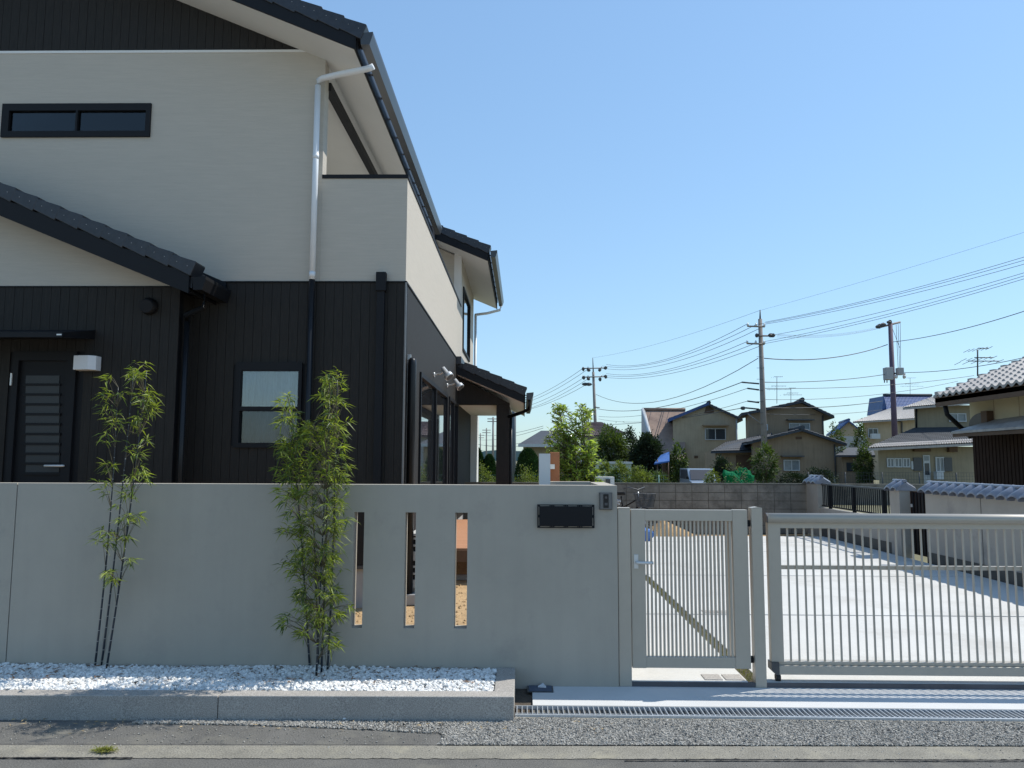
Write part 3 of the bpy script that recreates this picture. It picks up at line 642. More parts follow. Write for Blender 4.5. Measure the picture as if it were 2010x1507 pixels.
# white downpipe
dz0 = PY(622, 155, HY - .06); 
pth = [PY(733, 130, 8.12), PY(725, 134, 8.13), PY(660, 147, 8.3), PY(633, 153.5, 8.40), PY(625, 158, 8.42), PY(624, 168, 8.42)]
MB().tube(pth, .034, 12).build('downpipe_elbow', M_white, hs)
pa = PY(624, 168, 8.42); MB().tube([pa, (pa.x, 8.42, ZB + .004)], .034, 12).build('downpipe', M_white, hs)
for zz in (ZB + .03, 5.0): MB().tube([(pa.x, 8.42, zz), (pa.x, 8.42, zz + .06)], .0365, 12).build('pipe_collar', M_white, hs)
MB().tube([(pa.x, 8.42, ZB + .003), (pa.x, 8.42, .15)], .034, 12).build('lower_downpipe', M_gblack, hs)
# air-conditioning duct cover on the front
a, c, z0, z1 = pbox(737.5, 757, 533, 570, 8.42)
MB().prism([(a, 8.42, z0), (c, 8.42, z0), (c, 8.42, z1), (a, 8.42, z1)], (0, .08, 0)).build('duct_cover_head', M_black, hs, bevel=.006)
B('duct_cover', M_black, hs, a + .012, c - .016, 8.44, 8.5, .3, z0)
# --- far upper block roof, lower porch roof
def small_roof(xe, ze, y0, y1, xtop, ntile, parent, gut=True, k=K, th=.17):
    top = lambda X: ze + k * (xe - X)
    MB().prism([(xe, y0 + .03, top(xe) - .10), (xtop, y0 + .03, top(xtop) - .10), (xtop, y0 + .03, top(xtop)), (xe, y0 + .03, top(xe))], (0, y1 - y0 - .03, 0)).build('roof', M_tile, parent)
    MB().prism([(xe - .02, y0 + .02, top(xe) - .1 - th), (xtop, y0 + .02, top(xtop) - .1 - th), (xtop, y0 + .02, top(xtop) - .1), (xe - .02, y0 + .02, top(xe) - .1)], (0, .025, 0)).build('barge_board', M_black, parent)
    MB().prism([(xe - .03, y0 + .045, top(xe) - .09 - th), (xtop, y0 + .045, top(xtop) - .09 - th), (xtop, y0 + .045, top(xtop) - .07 - th), (xe - .03, y0 + .045, top(xe) - .07 - th)], (0, y1 - y0 - .05, 0)).build('soffit', M_wsoff, parent)
    B('fascia', M_black, parent, xe - .03, xe - .012, y0 + .02, y1, top(xe) - .105 - th, top(xe) - .06)
    rake_tiles(xe + .03, ze + .03, y0, k, ntile, par=parent)
    if gut: gutter(xe + .02, ze - .06, y0 + .02, y1, m=M_gut)
small_roof(-.72, 5.90, 15.3, 20.35, -3.4, 9, hs)
MB().tube([(-.62, 20.3, 5.72), (-.66, 20.3, 5.60), (-1.0, 20.25, 5.50), (-1.32, 20.2, 5.45)], .035, 8).build('downpipe_elbow', M_white, hs)
MB().tube([(-1.30, 20.15, 5.45), (-1.30, 20.15, .1)], .035, 8).build('downpipe', M_white, hs)
# porch (lean-to) roof on posts at the garden side
pe = .02
small_roof(pe, 2.97, 15.0, 19.6, XE + .01, 5, hs, th=.16)
B('ridge_tile', M_tile, hs, XE + .002, XE + .10, 14.93, 19.6, 3.47, 3.62)
MB().tube([(pe + .08, 15.1, 2.80), (pe + .07, 15.12, 2.60), (pe - .05, 15.3, 2.55), (-.34, 15.5, 2.46)], .036, 8).build('downpipe_elbow', M_gblack, hs)
py_ = 15.46
p0, p1 = PY(974, 870, py_).x, PY(1000, 870, py_).x
B('porch_post', M_bside, hs, p0, p1, py_, py_ + .24, -.02, 2.71, bevel=.004)
MB().tube([(p1 + .03, 15.5, 2.46), (p1 + .03, 15.5, 0)], .03, 8).build('downpipe', M_gblack, hs)
zt0 = PY(905, 723, py_).z
MB().prism([(XE + .002, py_, 2.712), (p1, py_, 2.712), (p1, py_, 2.74), (XE + .002, py_, 3.27)], (0, .2, 0)).build('porch_gable', M_bside, hs)
B('porch_ceiling', M_wsoff, hs, XE + .002, p1, py_ + .2, 19.4, 2.712, 2.74)
B('porch_beam', M_bside, hs, p0 + .002, p1 - .002, py_ + .24, 19.4, 2.60, 2.711)
B('porch_post', M_bside, hs, p0, p1, 19.16, 19.4, -.02, 2.599, bevel=.004)
B('porch_back_pier', M_wsoff, hs, XE + .002, XE + .16, 19.2, 19.9, 0, 2.71)
# duct at the east corner, spotlights
dx = -1.285; dt = PX(804, 703, dx)
MB().tube([(dx, 8.72, .12), (dx, 8.72, 2.68), (dx, 8.722, 2.735), (dx, 8.723, 2.76)], [.048, .048, .044, .025], 14).build('corner_duct', M_gblack, hs)
B('duct_bracket', M_silver, hs, -1.34, -1.30, 8.715, 8.735, 2.74, 2.80)
for (pxx, pyy) in ((851, 735), (877, 756)):
    q = PX(pxx, pyy, XE); y = q.y; z = q.z
    sp = MB().tube([(XE - .001, y, z), (XE + .02, y, z)], .035, 12).tube([(XE + .02, y, z), (XE + .10, y - .02, z + .01), (XE + .17, y - .064, z + .05)], .014, 8).build('spotlight', M_silver, hs)
    c0 = Vector((XE + .14, y - .05, z + .09)); c1 = Vector((XE + .25, y - .10, z - .05))
    MB().tube([c0, c0.lerp(c1, .62), c0.lerp(c1, .64), c1], [.034, .036, .062, .07], 16).build('lamp_head', M_silver, sp)
    MB().tube([c1, c1 + (c1 - c0).normalized() * .004], .06, 16).build('lamp_lens', M_frost, sp)
# --- left wing with side door
VY = 8.15; XW = PY(354, 562, VY).x; ZWB = PY(200, 562, VY).z
a0 = PY(0, 423, 7.78); a1 = PY(336, 561.5, 7.78); kw = (a0.z - a1.z) / (a1.x - a0.x)
wb = lambda X: a1.z + kw * (a1.x - X)             # underside of wing barge board
dr = pbox(22, 146, 690, 950, VY); door = (dr[0], dr[1], .25, PY(84, 690, VY).z)
wallgrid([-9.5, XW], [.42, ZWB], [door], VY + .012, VY + .1).build('wing_wall', M_black, hs)
MB().box(XW - .1, XW, VY + .1, HY, .42, wb(XW)).build('wing_side_wall', M_bside, hs)
MB().prism([(-9.5, VY - .002, ZWB), (XW + .001, VY - .002, ZWB), (XW + .001, VY - .002, wb(XW) + .06), (-6.2, VY - .002, wb(-6.2) + .06), (-9.5, VY - .002, ZWB + .3)], (0, .1, 0)).build('wing_gable', M_wside, hs)
boards(-6.6, XW, .45, ZWB - .004, VY, [door])
B('wing_flashing', M_black, hs, -9.5, XW + .002, VY - .01, VY + .011, ZWB - .008, ZWB + .004)
B('wing_foundation', M_found, hs, -9.5, XW - .02, VY + .03, HY + .03, -.05, .42)
XWE = PY(370, 560, 7.78).x + .0
MB().prism([(XWE, 7.78, wb(XWE)), (-6.4, 7.78, wb(-6.4)), (-6.4, 7.78, wb(-6.4) + .19), (XWE, 7.78, wb(XWE) + .19)], (0, .024, 0)).build('barge_board', M_black, hs)
MB().prism([(XWE, 7.804, wb(XWE) + .02), (-6.4, 7.804, wb(-6.4) + .02), (-6.4, 7.804, wb(-6.4) + .05), (XWE, 7.804, wb(XWE) + .05)], (0, HY - 7.80, 0)).build('soffit', M_black, hs)
MB().prism([(XWE + .02, 7.82, wb(XWE) + .06), (-6.4, 7.82, wb(-6.4) + .06), (-6.4, 7.82, wb(-6.4) + .27), (XWE + .02, 7.82, wb(XWE) + .27)], (0, HY - 7.83, 0)).build('roof', M_tile, hs)
rake_tiles(XWE + .07, wb(XWE) + .31, 7.765, kw, 13, ln=.262, h=.14, screws=True)
MB().prism([(XWE + .12, HY - .05, wb(XWE) + .27), (-6.4, HY - .05, wb(-6.4) + .40), (-6.4, HY - .05, wb(-6.4) + .30), (XWE + .12, HY - .05, wb(XWE) + .17)], (0, .045, 0)).build('wall_flashing', M_black, hs)
gutter(XWE + .03, wb(XWE) + .17, 7.80, HY - .02, m=M_black)
MB().tube([(XWE + .09, 7.98, wb(XWE) + .05), (XWE + .08, 8.0, wb(XWE) - .1), (XW + .10, 8.1, wb(XWE) - .17), (XW + .07, 8.2, wb(XWE) - .2)], .03, 8).build('downpipe_elbow', M_gblack, hs)
MB().tube([(XW + .07, 8.2, wb(XWE) - .2), (XW + .07, 8.2, .1)], .03, 8).build('downpipe', M_gblack, hs)
# door
dd = wallgrid([door[0], door[1]], [door[2], door[3]], [(door[0] + .06, door[1] - .10, door[2], door[3] - .10)], VY - .03, VY + .05).build('door_frame', M_black, hs)
lf = B('door', M_black, hs, door[0] + .06, door[1] - .10, VY + .01, VY + .04, .3, door[3] - .10)
for i in range(10):
    g = pbox(50, 116, 739 + i * 19.4, 750 + i * 19.4, VY)
    MB().box(g[0], g[1], VY + .003, VY + .0095, g[2] - .012, g[3] + .012).build('frosted_pane', M_frost, lf)
    B('slat', M_black, lf, g[0] - .02, g[1] + .02, VY - .008, VY + .009, g[2] - .038, g[2] - .014)
hp = PY(128, 914, VY); MB().tube([(hp.x, VY + .01, hp.z), (hp.x, VY - .05, hp.z), (hp.x - .03, VY - .055, hp.z), (hp.x - .19, VY - .055, hp.z)], .012, 8).build('handle', M_silver, lf)
MB().tube([(hp.x, VY - .012, hp.z), (hp.x, VY + .01, hp.z)], .026, 12).build('handle_rose', M_silver, lf)
kp = PY(129.5, 843, VY); MB().tube([(kp.x, VY - .02, kp.z), (kp.x, VY + .01, kp.z)], .022, 12).build('lock_cylinder', M_silver, lf)
q = pbox(25, 28, 733, 757, VY); B('hinge', M_silver, hs, q[0], q[1], VY - .045, VY - .03, q[2], q[3])
# canopy over the door
cf = 7.57; zc_ = PY(100, 652, cf).z; cr = PY(187, 640, VY).x
MB().prism([(-6.6, cf, zc_ - .05), (-6.6, cf, zc_ + .0), (-6.6, VY, zc_ + .12), (-6.6, VY, zc_ + .02)], (cr + 6.6, 0, 0)).build('door_canopy', M_black, hs)
q = PY(115, 656, cf - .01); B('canopy_highlight', M_silver, hs, q.x - .025, q.x + .025, cf - .004, cf, q.z - .008, q.z + .006)  # highlight at the canopy corner, made as a bright silver plate
a, c, z0, z1 = pbox(147, 188.5, 698, 726, VY - .1)
wl = MB().prism([(a, VY - .13, z0), (c - .06, VY - .15, z0), (c, VY - .1, z0), (c, VY, z0), (a, VY, z0)], (0, 0, z1 - z0)).build('wall_lamp', M_lamp, hs, bevel=.004)
q = PY(290, 600, VY - .05)
vh = MB().tube([(q.x, VY, q.z), (q.x, VY - .03, q.z), (q.x, VY - .09, q.z - .01)], [.09, .095, .07], 16).build('vent_hood', M_black, hs)

# ------------------------------------------------------------------ yard objects seen through the slits
ac = thing('air_conditioner_unit', (-1.08, 8.95, 0), 'cream outdoor air-conditioner unit at the house corner seen through the middle slit', 'air conditioner')
ay = 8.78; ax0 = PY(804.5, 1100, ay).x; ax1 = ax0 + .30; az1 = PY(810, 1052, ay).z
M_ac = mat('cream_casing', (.52, .51, .47), .5, .04, 4)
hl = []
for r_ in range(7):
    z0_ = .26 + r_ * .078
    if r_ == 3: continue
    for cxx in (ax0 + .03, ax0 + .11, ax0 + .19): hl.append((cxx, cxx + .06, z0_, z0_ + .055))
wallgrid([ax0, ax1], [.17, az1], hl, ay, ay + .012).build('end_panel', M_ac, ac)
B('casing', M_dark, ac, ax0 + .006, ax1 - .006, ay + .014, ay + .68, .18, az1 - .01)
MB().box(ax0, ax0 + .006, ay + .012, ay + .7, .17, az1).box(ax1 - .006, ax1, ay + .012, ay + .7, .17, az1).build('side_panel', M_ac, ac)
B('top_cover', M_ac, ac, ax0 - .008, ax1 + .008, ay - .008, ay + .7, az1, az1 + .03, bevel=.006)
B('foot', M_ac, ac, ax0, ax1, ay + .05, ay + .1, .12, .17); B('foot', M_ac, ac, ax0, ax1, ay + .5, ay + .55, .12, .17)
B('base_block', M_found, ac, ax0 - .1, ax1 + .06, ay - .12, ay + .2, 0, .12, bevel=.01)
B('base_block', M_found, ac, ax0 - .1, ax1 + .06, ay + .45, ay + .68, 0, .12, bevel=.01)
dk = thing('wooden_deck', (-.5, 12, 0), 'orange-brown timber deck along the house seen through the right slit', 'deck')
y = 10.22
while y < 15.0:
    B('deck_board', M_deck, dk, XE + .02, .32, y, y + .132, .425, .45, bevel=.003); y += .14
B('fascia_board', M_dkwood, dk, XE + .02, .32, 10.19, 10.215, .28, .425)
for x in (-1.2, -.45, .25):
    for y in (10.3, 12.6, 14.8): B('deck_post', M_dkwood, dk, x, x + .08, y, y + .08, 0, .424)
B('wall_bricks', M_gran, None, -1.2, -.75, 10.5, 10.6, 0, .06, label='grey stone edging lying under the front of the wooden deck', category='edging')

# ================================================================== YOUNG TREE & BAMBOO
yt = thing('young_evergreen_tree', (.62, 7.6, 0), 'young glossy-leaved evergreen tree planted behind the inner white wall', 'tree')
b = MB(); lp = []; ld = []
stems = [((.62, 7.6, 0), PY(1140, 800, 7.6)), ((.60, 7.62, 0), PY(1098, 800, 7.65)), ((.66, 7.58, 0), PY(1160, 868, 7.5)), ((.58, 7.6, 0), PY(1078, 862, 7.7)), ((.68, 7.6, 0), PY(1168, 925, 7.5)), ((.6, 7.6, 0), PY(1110, 835, 7.5)), ((.64, 7.6, 0), PY(1128, 880, 7.45)), ((.6, 7.6, 0), PY(1090, 895, 7.6)), ((.66, 7.6, 0), PY(1150, 905, 7.6)), ((.66, 7.6, 0), PY(1115, 920, 7.5))]
for s, e in stems:
    s = Vector(s); e = Vector(e); bend = Vector((rnd.uniform(-.05, .05), rnd.uniform(-.05, .05), 0))
    pts = [s.lerp(e, t) + bend * math.sin(t * 3.1) for t in np.linspace(0, 1, 7)]
    b.tube(pts, [.017 * (1 - .8 * i / 6) for i in range(7)], 6)
    L = (e - s).length
    for i in range(34):
        t = 1 - (rnd.random() ** 1.1) * .5; p = s.lerp(e, t) + bend * math.sin(t * 3.1)
        if p.z < 1.2: continue
        a = rnd.uniform(0, 6.28); ln = rnd.uniform(.05, .15) * (1.25 - .5 * t) if t < .97 else .03
        tip = p + Vector((math.cos(a) * ln, math.sin(a) * ln, ln * rnd.uniform(.3, .9)))
        b.tube([p, tip], [.004, .002], 4, False)
        for j in range(rnd.randint(9, 15)):
            aa = rnd.uniform(0, 6.28); lp.append(p.lerp(tip, rnd.uniform(.4, 1))); ld.append((math.cos(aa), math.sin(aa), rnd.uniform(-.1, 1.3)))
for (ox, oy, rx_, ry_, cn) in ((1097, 828, 20, 36, 26), (1141, 824, 22, 34, 26), (1120, 885, 46, 40, 90), (1120, 925, 50, 26, 60), (1158, 880, 16, 30, 14), (1080, 868, 14, 30, 14)):
    for _ in range(cn):
        u = rnd.uniform(0, 6.28); q = math.sqrt(rnd.random())
        c = PY(ox + rx_ * q * math.cos(u), oy + ry_ * q * math.sin(u), 7.6 + rnd.uniform(-.26, .26) * (1 - .3 * q))
        s0 = Vector((.62 + (c.x - .62) * .35, 7.6 + (c.y - 7.6) * .3, c.z - rnd.uniform(.08, .2)))
        b.tube([s0, c], [.004, .002], 4, False)
        for j in range(rnd.randint(10, 15)):
            aa = rnd.uniform(0, 6.28); lp.append(s0.lerp(c, rnd.uniform(.55, 1.05))); ld.append((math.cos(aa), math.sin(aa), rnd.uniform(-.2, 1.2)))
b.build('trunk', M_twig, yt)
leaves('foliage', lp, ld, nr.uniform(.04, .075, len(lp)), nr.uniform(.014, .024, len(lp)), M_tleaf, yt, .25)

def bamboo(label, culms, sprays, seed, dens=1.0):
    R = random.Random(seed); base = PZ(culms[0][0][0], culms[0][0][1], .13)
    t = thing('bamboo', base, label, 'bamboo', 'black bamboos planted in the white pebbles')
    paths = []
    for (bx, by), (tx, ty), yb, yt_, bow in culms:
        s = PZ(bx, by, .11); e = PY(tx, ty, yt_); n = 14; pts = []
        for i in range(n + 1):
            u = i / n; p = s.lerp(e, u); p.x += bow * math.sin(u * 3.1416) ; pts.append(p)
        paths.append(pts)
        MB().tube(pts, [.0078 * (1 - .72 * i / n) for i in range(n + 1)], 7).build('culm', M_culm, t)
        nd = MB()
        for i in range(26):
            u = (i + .5) / 26 * n; k = int(u); p = pts[k].lerp(pts[min(k + 1, n)], u - k); r = .0088 * (1 - .72 * u / n)
            nd.tube([p - Vector((0, 0, .002)), p + Vector((0, 0, .002))], r, 7)
        nd.build('culm_nodes', M_node, t, kind='stuff')
    P = []; D = []; L = []; tw = MB()
    P2 = []; D2 = []; L2 = []
    for (sx_, sy_, sr, cnt) in sprays:          # foliage masses: centre px, radius px, number of leaf fans
        for _ in range(int(cnt * dens)):
            ci = R.randrange(len(paths))
            rx, ry = sx_ + R.gauss(0, sr * .40), sy_ + R.gauss(0, sr * .42)
            dep = 5.42 + R.gauss(0, .09); c = PY(rx, ry, dep)
            best = min((p for pts in paths for p in pts), key=lambda p: (p - c - Vector((0, 0, -.12))).length)
            tw.tube([best, best.lerp(c, .6) + Vector((0, 0, .01)), c], [.0022, .0015, .001], 4, False)
            out = (c - best); base_a = math.atan2(out.y, out.x) if out.length > .01 else R.uniform(0, 6.28)
            for j in range(R.randint(4, 8)):
                a = base_a + R.gauss(0, .9); el = R.gauss(.0, .45)
                d = (math.cos(a) * math.cos(el), math.sin(a) * math.cos(el), math.sin(el))
                q = c + Vector((R.gauss(0, .008), R.gauss(0, .008), R.gauss(0, .008)))
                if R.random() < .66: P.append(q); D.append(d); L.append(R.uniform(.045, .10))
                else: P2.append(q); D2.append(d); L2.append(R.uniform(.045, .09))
    tw.build('twigs', M_twig, t, kind='stuff')
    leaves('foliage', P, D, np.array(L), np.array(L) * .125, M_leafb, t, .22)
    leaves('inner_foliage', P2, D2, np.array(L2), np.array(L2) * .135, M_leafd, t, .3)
    return t
bamboo('thin sparse three-stemmed black bamboo in front of the plain left wall', [
    ((186, 1311), (232, 760), 5.5, 5.42, .02), ((199, 1308), (262, 735), 5.52, 5.45, .01), ((209, 1313), (288, 728), 5.48, 5.4, .015)],
    [(270, 735, 26, 17), (283, 775, 24, 16), (290, 798, 24, 14), (215, 745, 14, 3), (205, 768, 14, 3), (230, 770, 18, 5), (212, 800, 14, 4), (225, 830, 22, 10), (270, 832, 24, 9), (285, 868, 14, 3), (215, 862, 14, 3),
     (262, 892, 24, 10), (215, 912, 16, 5), (268, 930, 24, 9), (285, 940, 12, 3), (192, 944, 8, 1), (210, 960, 18, 5), (250, 965, 18, 6), (245, 1010, 20, 11), (268, 1012, 12, 4), (208, 1060, 22, 11), (250, 1060, 12, 4), (222, 1125, 18, 8), (255, 1100, 12, 4), (222, 1138, 10, 3), (228, 1050, 12, 3)], 3)
bamboo('dense bushy black bamboo in front of the three wall slits', [
    ((608, 1312), (568, 800), 5.5, 5.42, .012), ((625, 1313), (608, 850), 5.52, 5.5, .006), ((631, 1320), (648, 745), 5.5, 5.42, .004), ((643, 1318), (662, 745), 5.48, 5.4, .01), ((621, 1326), (640, 900), 5.46, 5.36, .0)],
    [(655, 745, 26, 13), (640, 775, 26, 8), (660, 790, 22, 8), (560, 790, 18, 6), (565, 820, 22, 9), (650, 830, 30, 14), (600, 850, 32, 22), (650, 870, 34, 22), (570, 880, 30, 20), (620, 905, 40, 26), (570, 930, 28, 14), (660, 935, 30, 20),
     (600, 965, 36, 20), (655, 985, 28, 15), (560, 975, 18, 5), (600, 1020, 36, 18), (655, 1035, 28, 15), (560, 1040, 18, 4), (610, 1075, 36, 22), (650, 1090, 26, 14), (580, 1110, 26, 10), (625, 1130, 34, 18), (590, 1160, 26, 10), (650, 1165, 26, 10), (615, 1195, 28, 14), (660, 1200, 22, 8), (565, 1215, 14, 4), (630, 1225, 26, 8), (645, 1260, 16, 6), (600, 1240, 14, 4), (555, 1225, 8, 2), (660, 1265, 9, 2), (685, 1190, 8, 2)], 8, 1.9)

# ================================================================== BLOCK WALL, NEIGHBOUR'S WALLS
BY = 17.4; BX1 = 6.3
bk = thing('concrete_block_wall', (2, BY, 0), 'low weathered grey concrete block wall closing the far end of the driveway', 'wall')
B('mortar_core', mat('dark_mortar', (.10, .09, .075), .95, .2, 4), bk, -10, BX1, BY + .008, BY + .13, -.1, 1.07)
pitchx = .365; nrow = 6; rh = 1.075 / nrow
cnt = 0
for r_ in range(nrow):
    x = BX1 - (pitchx / 2 if False else 0)
    while x > -1.9:
        a = x - pitchx + .008; c = x - .004
        if c > 1.45 or r_ >= 3: 
            yo = rnd.uniform(-.002, .002)
            B('block', M_block, bk, a, c, BY + yo, BY + .02, r_ * rh + .006, (r_ + 1) * rh - .006); cnt += 1
        x -= pitchx
B('coping', mat('mossy_coping', (.13, .125, .105), .95, .3, 3), bk, -10, BX1, BY - .01, BY + .14, 1.075, 1.105)
# wall of the neighbour along the right of the driveway
NX = 6.3
M_nwall = mat('neighbour_render', (.36, .335, .295), .9, .1, 1.5, dirt=(.22, .21, .195), dscale=1, dthr=.58)
M_nbase = mat('stained_wall_base', (.10, .093, .08), .95, .25, 4)
ZW = 1.13
def yof(px_): return PX(px_, 960, NX).y
yA0, yA1 = 17.38, yof(1607); yB1, yB0 = yof(1748), yof(1767); yC = yof(1815)
def captiles(par, x, y0, y1, z, width=.34, pitch=.225, th=.03):
    y = y0; s = 1 if y1 > y0 else -1; n = max(1, round(abs(y1 - y0) / pitch)); p = (y1 - y0) / n; first = None
    for i in range(n):
        vs = []; fs = []; ns = 8; rows = [(-.5, -.115), (-.5, -.085), (-.12, -.005), (0, .03), (.12, -.005), (.5, -.085), (.5, -.115)]
        yy0 = y0 + p * i
        for j in range(ns + 1):
            u = j / ns; bump = .052 * max(0, math.sin(u * math.pi)) ** .8 - .012 + .014 * (1 - u)
            for (rx, rz) in rows: vs.append((x + rx * width, yy0 + p * u * 1.02, z + rz + bump))
        m_ = len(rows)
        for j in range(ns):
            for k in range(m_ - 1): fs.append((j * m_ + k, j * m_ + k + 1, (j + 1) * m_ + k + 1, (j + 1) * m_ + k))
        fs += [tuple(range(m_)), tuple(range(ns * m_ + m_ - 1, ns * m_ - 1, -1))]
        bb = MB(); bb.v = vs; bb.f = fs; bb.sm = [True] * (len(fs) - 2) + [False] * 2
        bb.build('cap_tile', M_cap, par)
    MB().tube([(x, min(y0, y1), z + .045), (x, max(y0, y1), z + .045)], .028, 8).build('ridge_roll', M_cap, par)
nw = thing('tile_capped_wall', (NX, 10, 0), 'long white rendered wall capped with grey tiles at the right of the driveway', 'wall')
B('wall_panel', M_nwall, nw, NX, NX + .15, 9.66, yC, .2, ZW); B('wall_panel', M_nwall, nw, NX, NX + .15, 4, 9.652, .2, ZW)
B('wall_base', M_nbase, nw, NX - .01, NX + .16, 4, yC, -.05, .2)
captiles(nw, NX + .07, yC + .03, 7.6, ZW + .1)
yj = PX(1925, 990, NX).y
B('wall_joint', M_nbase, nw, NX - .003, NX, yj - .006, yj + .006, .2, ZW)
pl = thing('tile_capped_pillar', (NX, yB1, 0), 'white tile-capped pillar between the railing and the dark side gate', 'pillar')
B('pillar_shaft', M_nwall, pl, NX - .02, NX + .18, yB0, yB1, 0, ZW); captiles(pl, NX + .08, yB0 - .03, yB1 + .05, ZW + .1)
pl2 = thing('tile_capped_pillar', (NX, yA0, 0), 'white tile-capped pillar at the corner of the block wall and the railing', 'pillar')
B('pillar_shaft', M_nwall, pl2, NX - .02, NX + .18, yA1, yA0, 0, ZW); captiles(pl2, NX + .08, yA1 - .03, yA0 + .02, ZW + .1)
rw = thing('low_wall_with_railing', (NX, 15, 0), 'low white wall topped by a dark vertical-bar railing between two tiled pillars', 'fence')
zlow = .62
B('low_wall', M_nwall, rw, NX, NX + .15, yB1, yA1, .22, zlow); B('wall_base', M_nbase, rw, NX - .01, NX + .16, yB1, yA1, -.05, .22)
B('top_rail', M_dkalu, rw, NX + .05, NX + .09, yB1, yA1, ZW - .03, ZW); B('bottom_rail', M_black, rw, NX + .055, NX + .085, yB1, yA1, zlow + .03, zlow + .055)
y = yB1 + .06
while y < yA1: B('bar', M_black, rw, NX + .062, NX + .078, y, y + .014, zlow + .055, ZW - .03); y += .085
for u in (.12, .5, .86): y = yB1 + (yA1 - yB1) * u; B('railing_post', M_black, rw, NX + .04, NX + .1, y, y + .05, zlow, ZW - .03)
sd = thing('side_gate', (NX + .2, (yC + yB0) / 2, 0), 'dark brown slatted side gate set back in the white tiled wall', 'gate')
B('panel', M_brown, sd, NX + .16, NX + .185, yC, yB0, .08, ZW - .02)
for i in range(7): yy = yC + .03 + i * (yB0 - yC - .06) / 7; B('slat', M_black, sd, NX + .145, NX + .16, yy, yy + .06, .1, ZW - .04)
B('handle', M_silver, sd, NX + .13, NX + .145, yB0 - .1, yB0 - .06, .85, .9)
# sand heap, tarp, bicycle
sh = thing('sand_heap', PZ(1320, 1048, 0), 'low heap of brown sand by the block wall', 'sand heap')
a = PY(1285, 1045, 16.7); vs = []; ny = 26; nx_ = 46
xs0, xs1 = PY(1262, 1040, 16.7).x, PY(1366, 1040, 16.7).x
for j in range(ny + 1):
    for i in range(nx_ + 1):
        u, v = i / nx_, j / ny; x = xs0 + (xs1 - xs0) * u; y = 16.2 + 1.1 * v
        prof = max(0, 1 - abs(u - .38) / (.38 if u < .38 else .62)) ** .9
        z = .34 * prof * math.sin(math.pi * v) ** .7 + rnd.uniform(-.008, .008)
        vs.append((x, y, max(z, -.02) if 0 < i < nx_ and 0 < j < ny else -.02))
fs = [(j * (nx_ + 1) + i, j * (nx_ + 1) + i + 1, (j + 1) * (nx_ + 1) + i + 1, (j + 1) * (nx_ + 1) + i) for j in range(ny) for i in range(nx_)]
MB().add(vs, fs, True).build('sand', M_soil, sh)
def blob(name, m, cen, rad, par=None, seed=1, n1=14, n2=20, amp=.25, smooth=False, **k):
    R = random.Random(seed); ph = [R.uniform(0, 6) for _ in range(6)]; vs = []; fs = []
    for j in range(n1 + 1):
        th = math.pi * j / n1
        for i in range(n2):
            p = 2 * math.pi * i / n2; d = Vector((math.sin(th) * math.cos(p), math.sin(th) * math.sin(p), math.cos(th)))
            r = 1 + amp * (math.sin(3 * d.x + ph[0]) * math.sin(4 * d.y + ph[1]) + .6 * math.sin(7 * d.z + 5 * d.x + ph[2]) + .4 * math.sin(11 * d.y + ph[3])) + R.gauss(0, amp * .18)
            vs.append((cen[0] + rad[0] * d.x * r, cen[1] + rad[1] * d.y * r, max(cen[2] + rad[2] * d.z * r, 0)))
    for j in range(n1):
        for i in range(n2): fs.append((j * n2 + i, (j + 1) * n2 + i, (j + 1) * n2 + (i + 1) % n2, j * n2 + (i + 1) % n2))
    return MB().add(vs, fs, smooth).build(name, m, par, **k)
q = PY(1240, 1045, 15.4)
blob('blue_tarpaulin', M_tarp, (q.x, 15.5, .12), (.42, .3, .26), seed=4, amp=.2, label='crumpled blue tarpaulin on the ground behind the pedestrian gate', category='tarpaulin')
bi = thing('bicycle', (2.1, 16.2, 0), 'dark city bicycle with a front basket parked against the block wall', 'bicycle')
sdl = PY(1224, 972, 16.3); hdl = PY(1259, 957, 16.0)
ang = math.radians(-62); fx = Vector((math.cos(ang), math.sin(ang), 0)); o0 = Vector((sdl.x - .12, 16.85, 0))
Pb = lambda a, z: o0 + fx * a + Vector((0, 0, z))
def wheel(cen):
    b = MB(); sd_ = Vector((0, 0, 1)); pts = [cen + fx * math.cos(t) * .31 + sd_ * math.sin(t) * .31 for t in np.linspace(0, 2 * math.pi, 29)]
    w_ = b.tube(pts, .018, 7, False).build('wheel', M_rubber, bi); sp = MB()
    sp.tube([cen + fx * math.cos(t) * .295 + sd_ * math.sin(t) * .295 for t in np.linspace(0, 2 * math.pi, 29)], .008, 5, False)
    sp.build('rim', M_steel, w_)
    sp = MB()
    for k in range(14): t = k * math.pi / 7; sp.tube([cen, cen + fx * math.cos(t) * .3 + sd_ * math.sin(t) * .3], .002, 3, False)
    sp.build('spokes', M_steel, w_)
wheel(Pb(0, .33)); wheel(Pb(1.08, .33))
MB().tube([Pb(.42, .28), Pb(.26, .72), Pb(.24, .84)], .016, 7).tube([Pb(.42, .28), Pb(.90, .72)], .019, 7).tube([Pb(.30, .6), Pb(.86, .82)], .015, 7).tube([Pb(0, .33), Pb(.42, .28)], .012, 6).tube([Pb(0, .33), Pb(.28, .66)], .011, 6).build('frame', M_black, bi)
MB().tube([Pb(.84, .96), Pb(.90, .7), Pb(1.08, .33)], .014, 7).build('fork', M_steel, bi)
sdv = Vector((-fx.y, fx.x, 0))
MB().tube([Pb(.70, 1.02) + sdv * .26, Pb(.80, 1.05) + sdv * .2, Pb(.84, 1.0), Pb(.80, 1.05) - sdv * .2, Pb(.70, 1.02) - sdv * .26], .012, 7).build('handlebar', M_dkalu, bi)
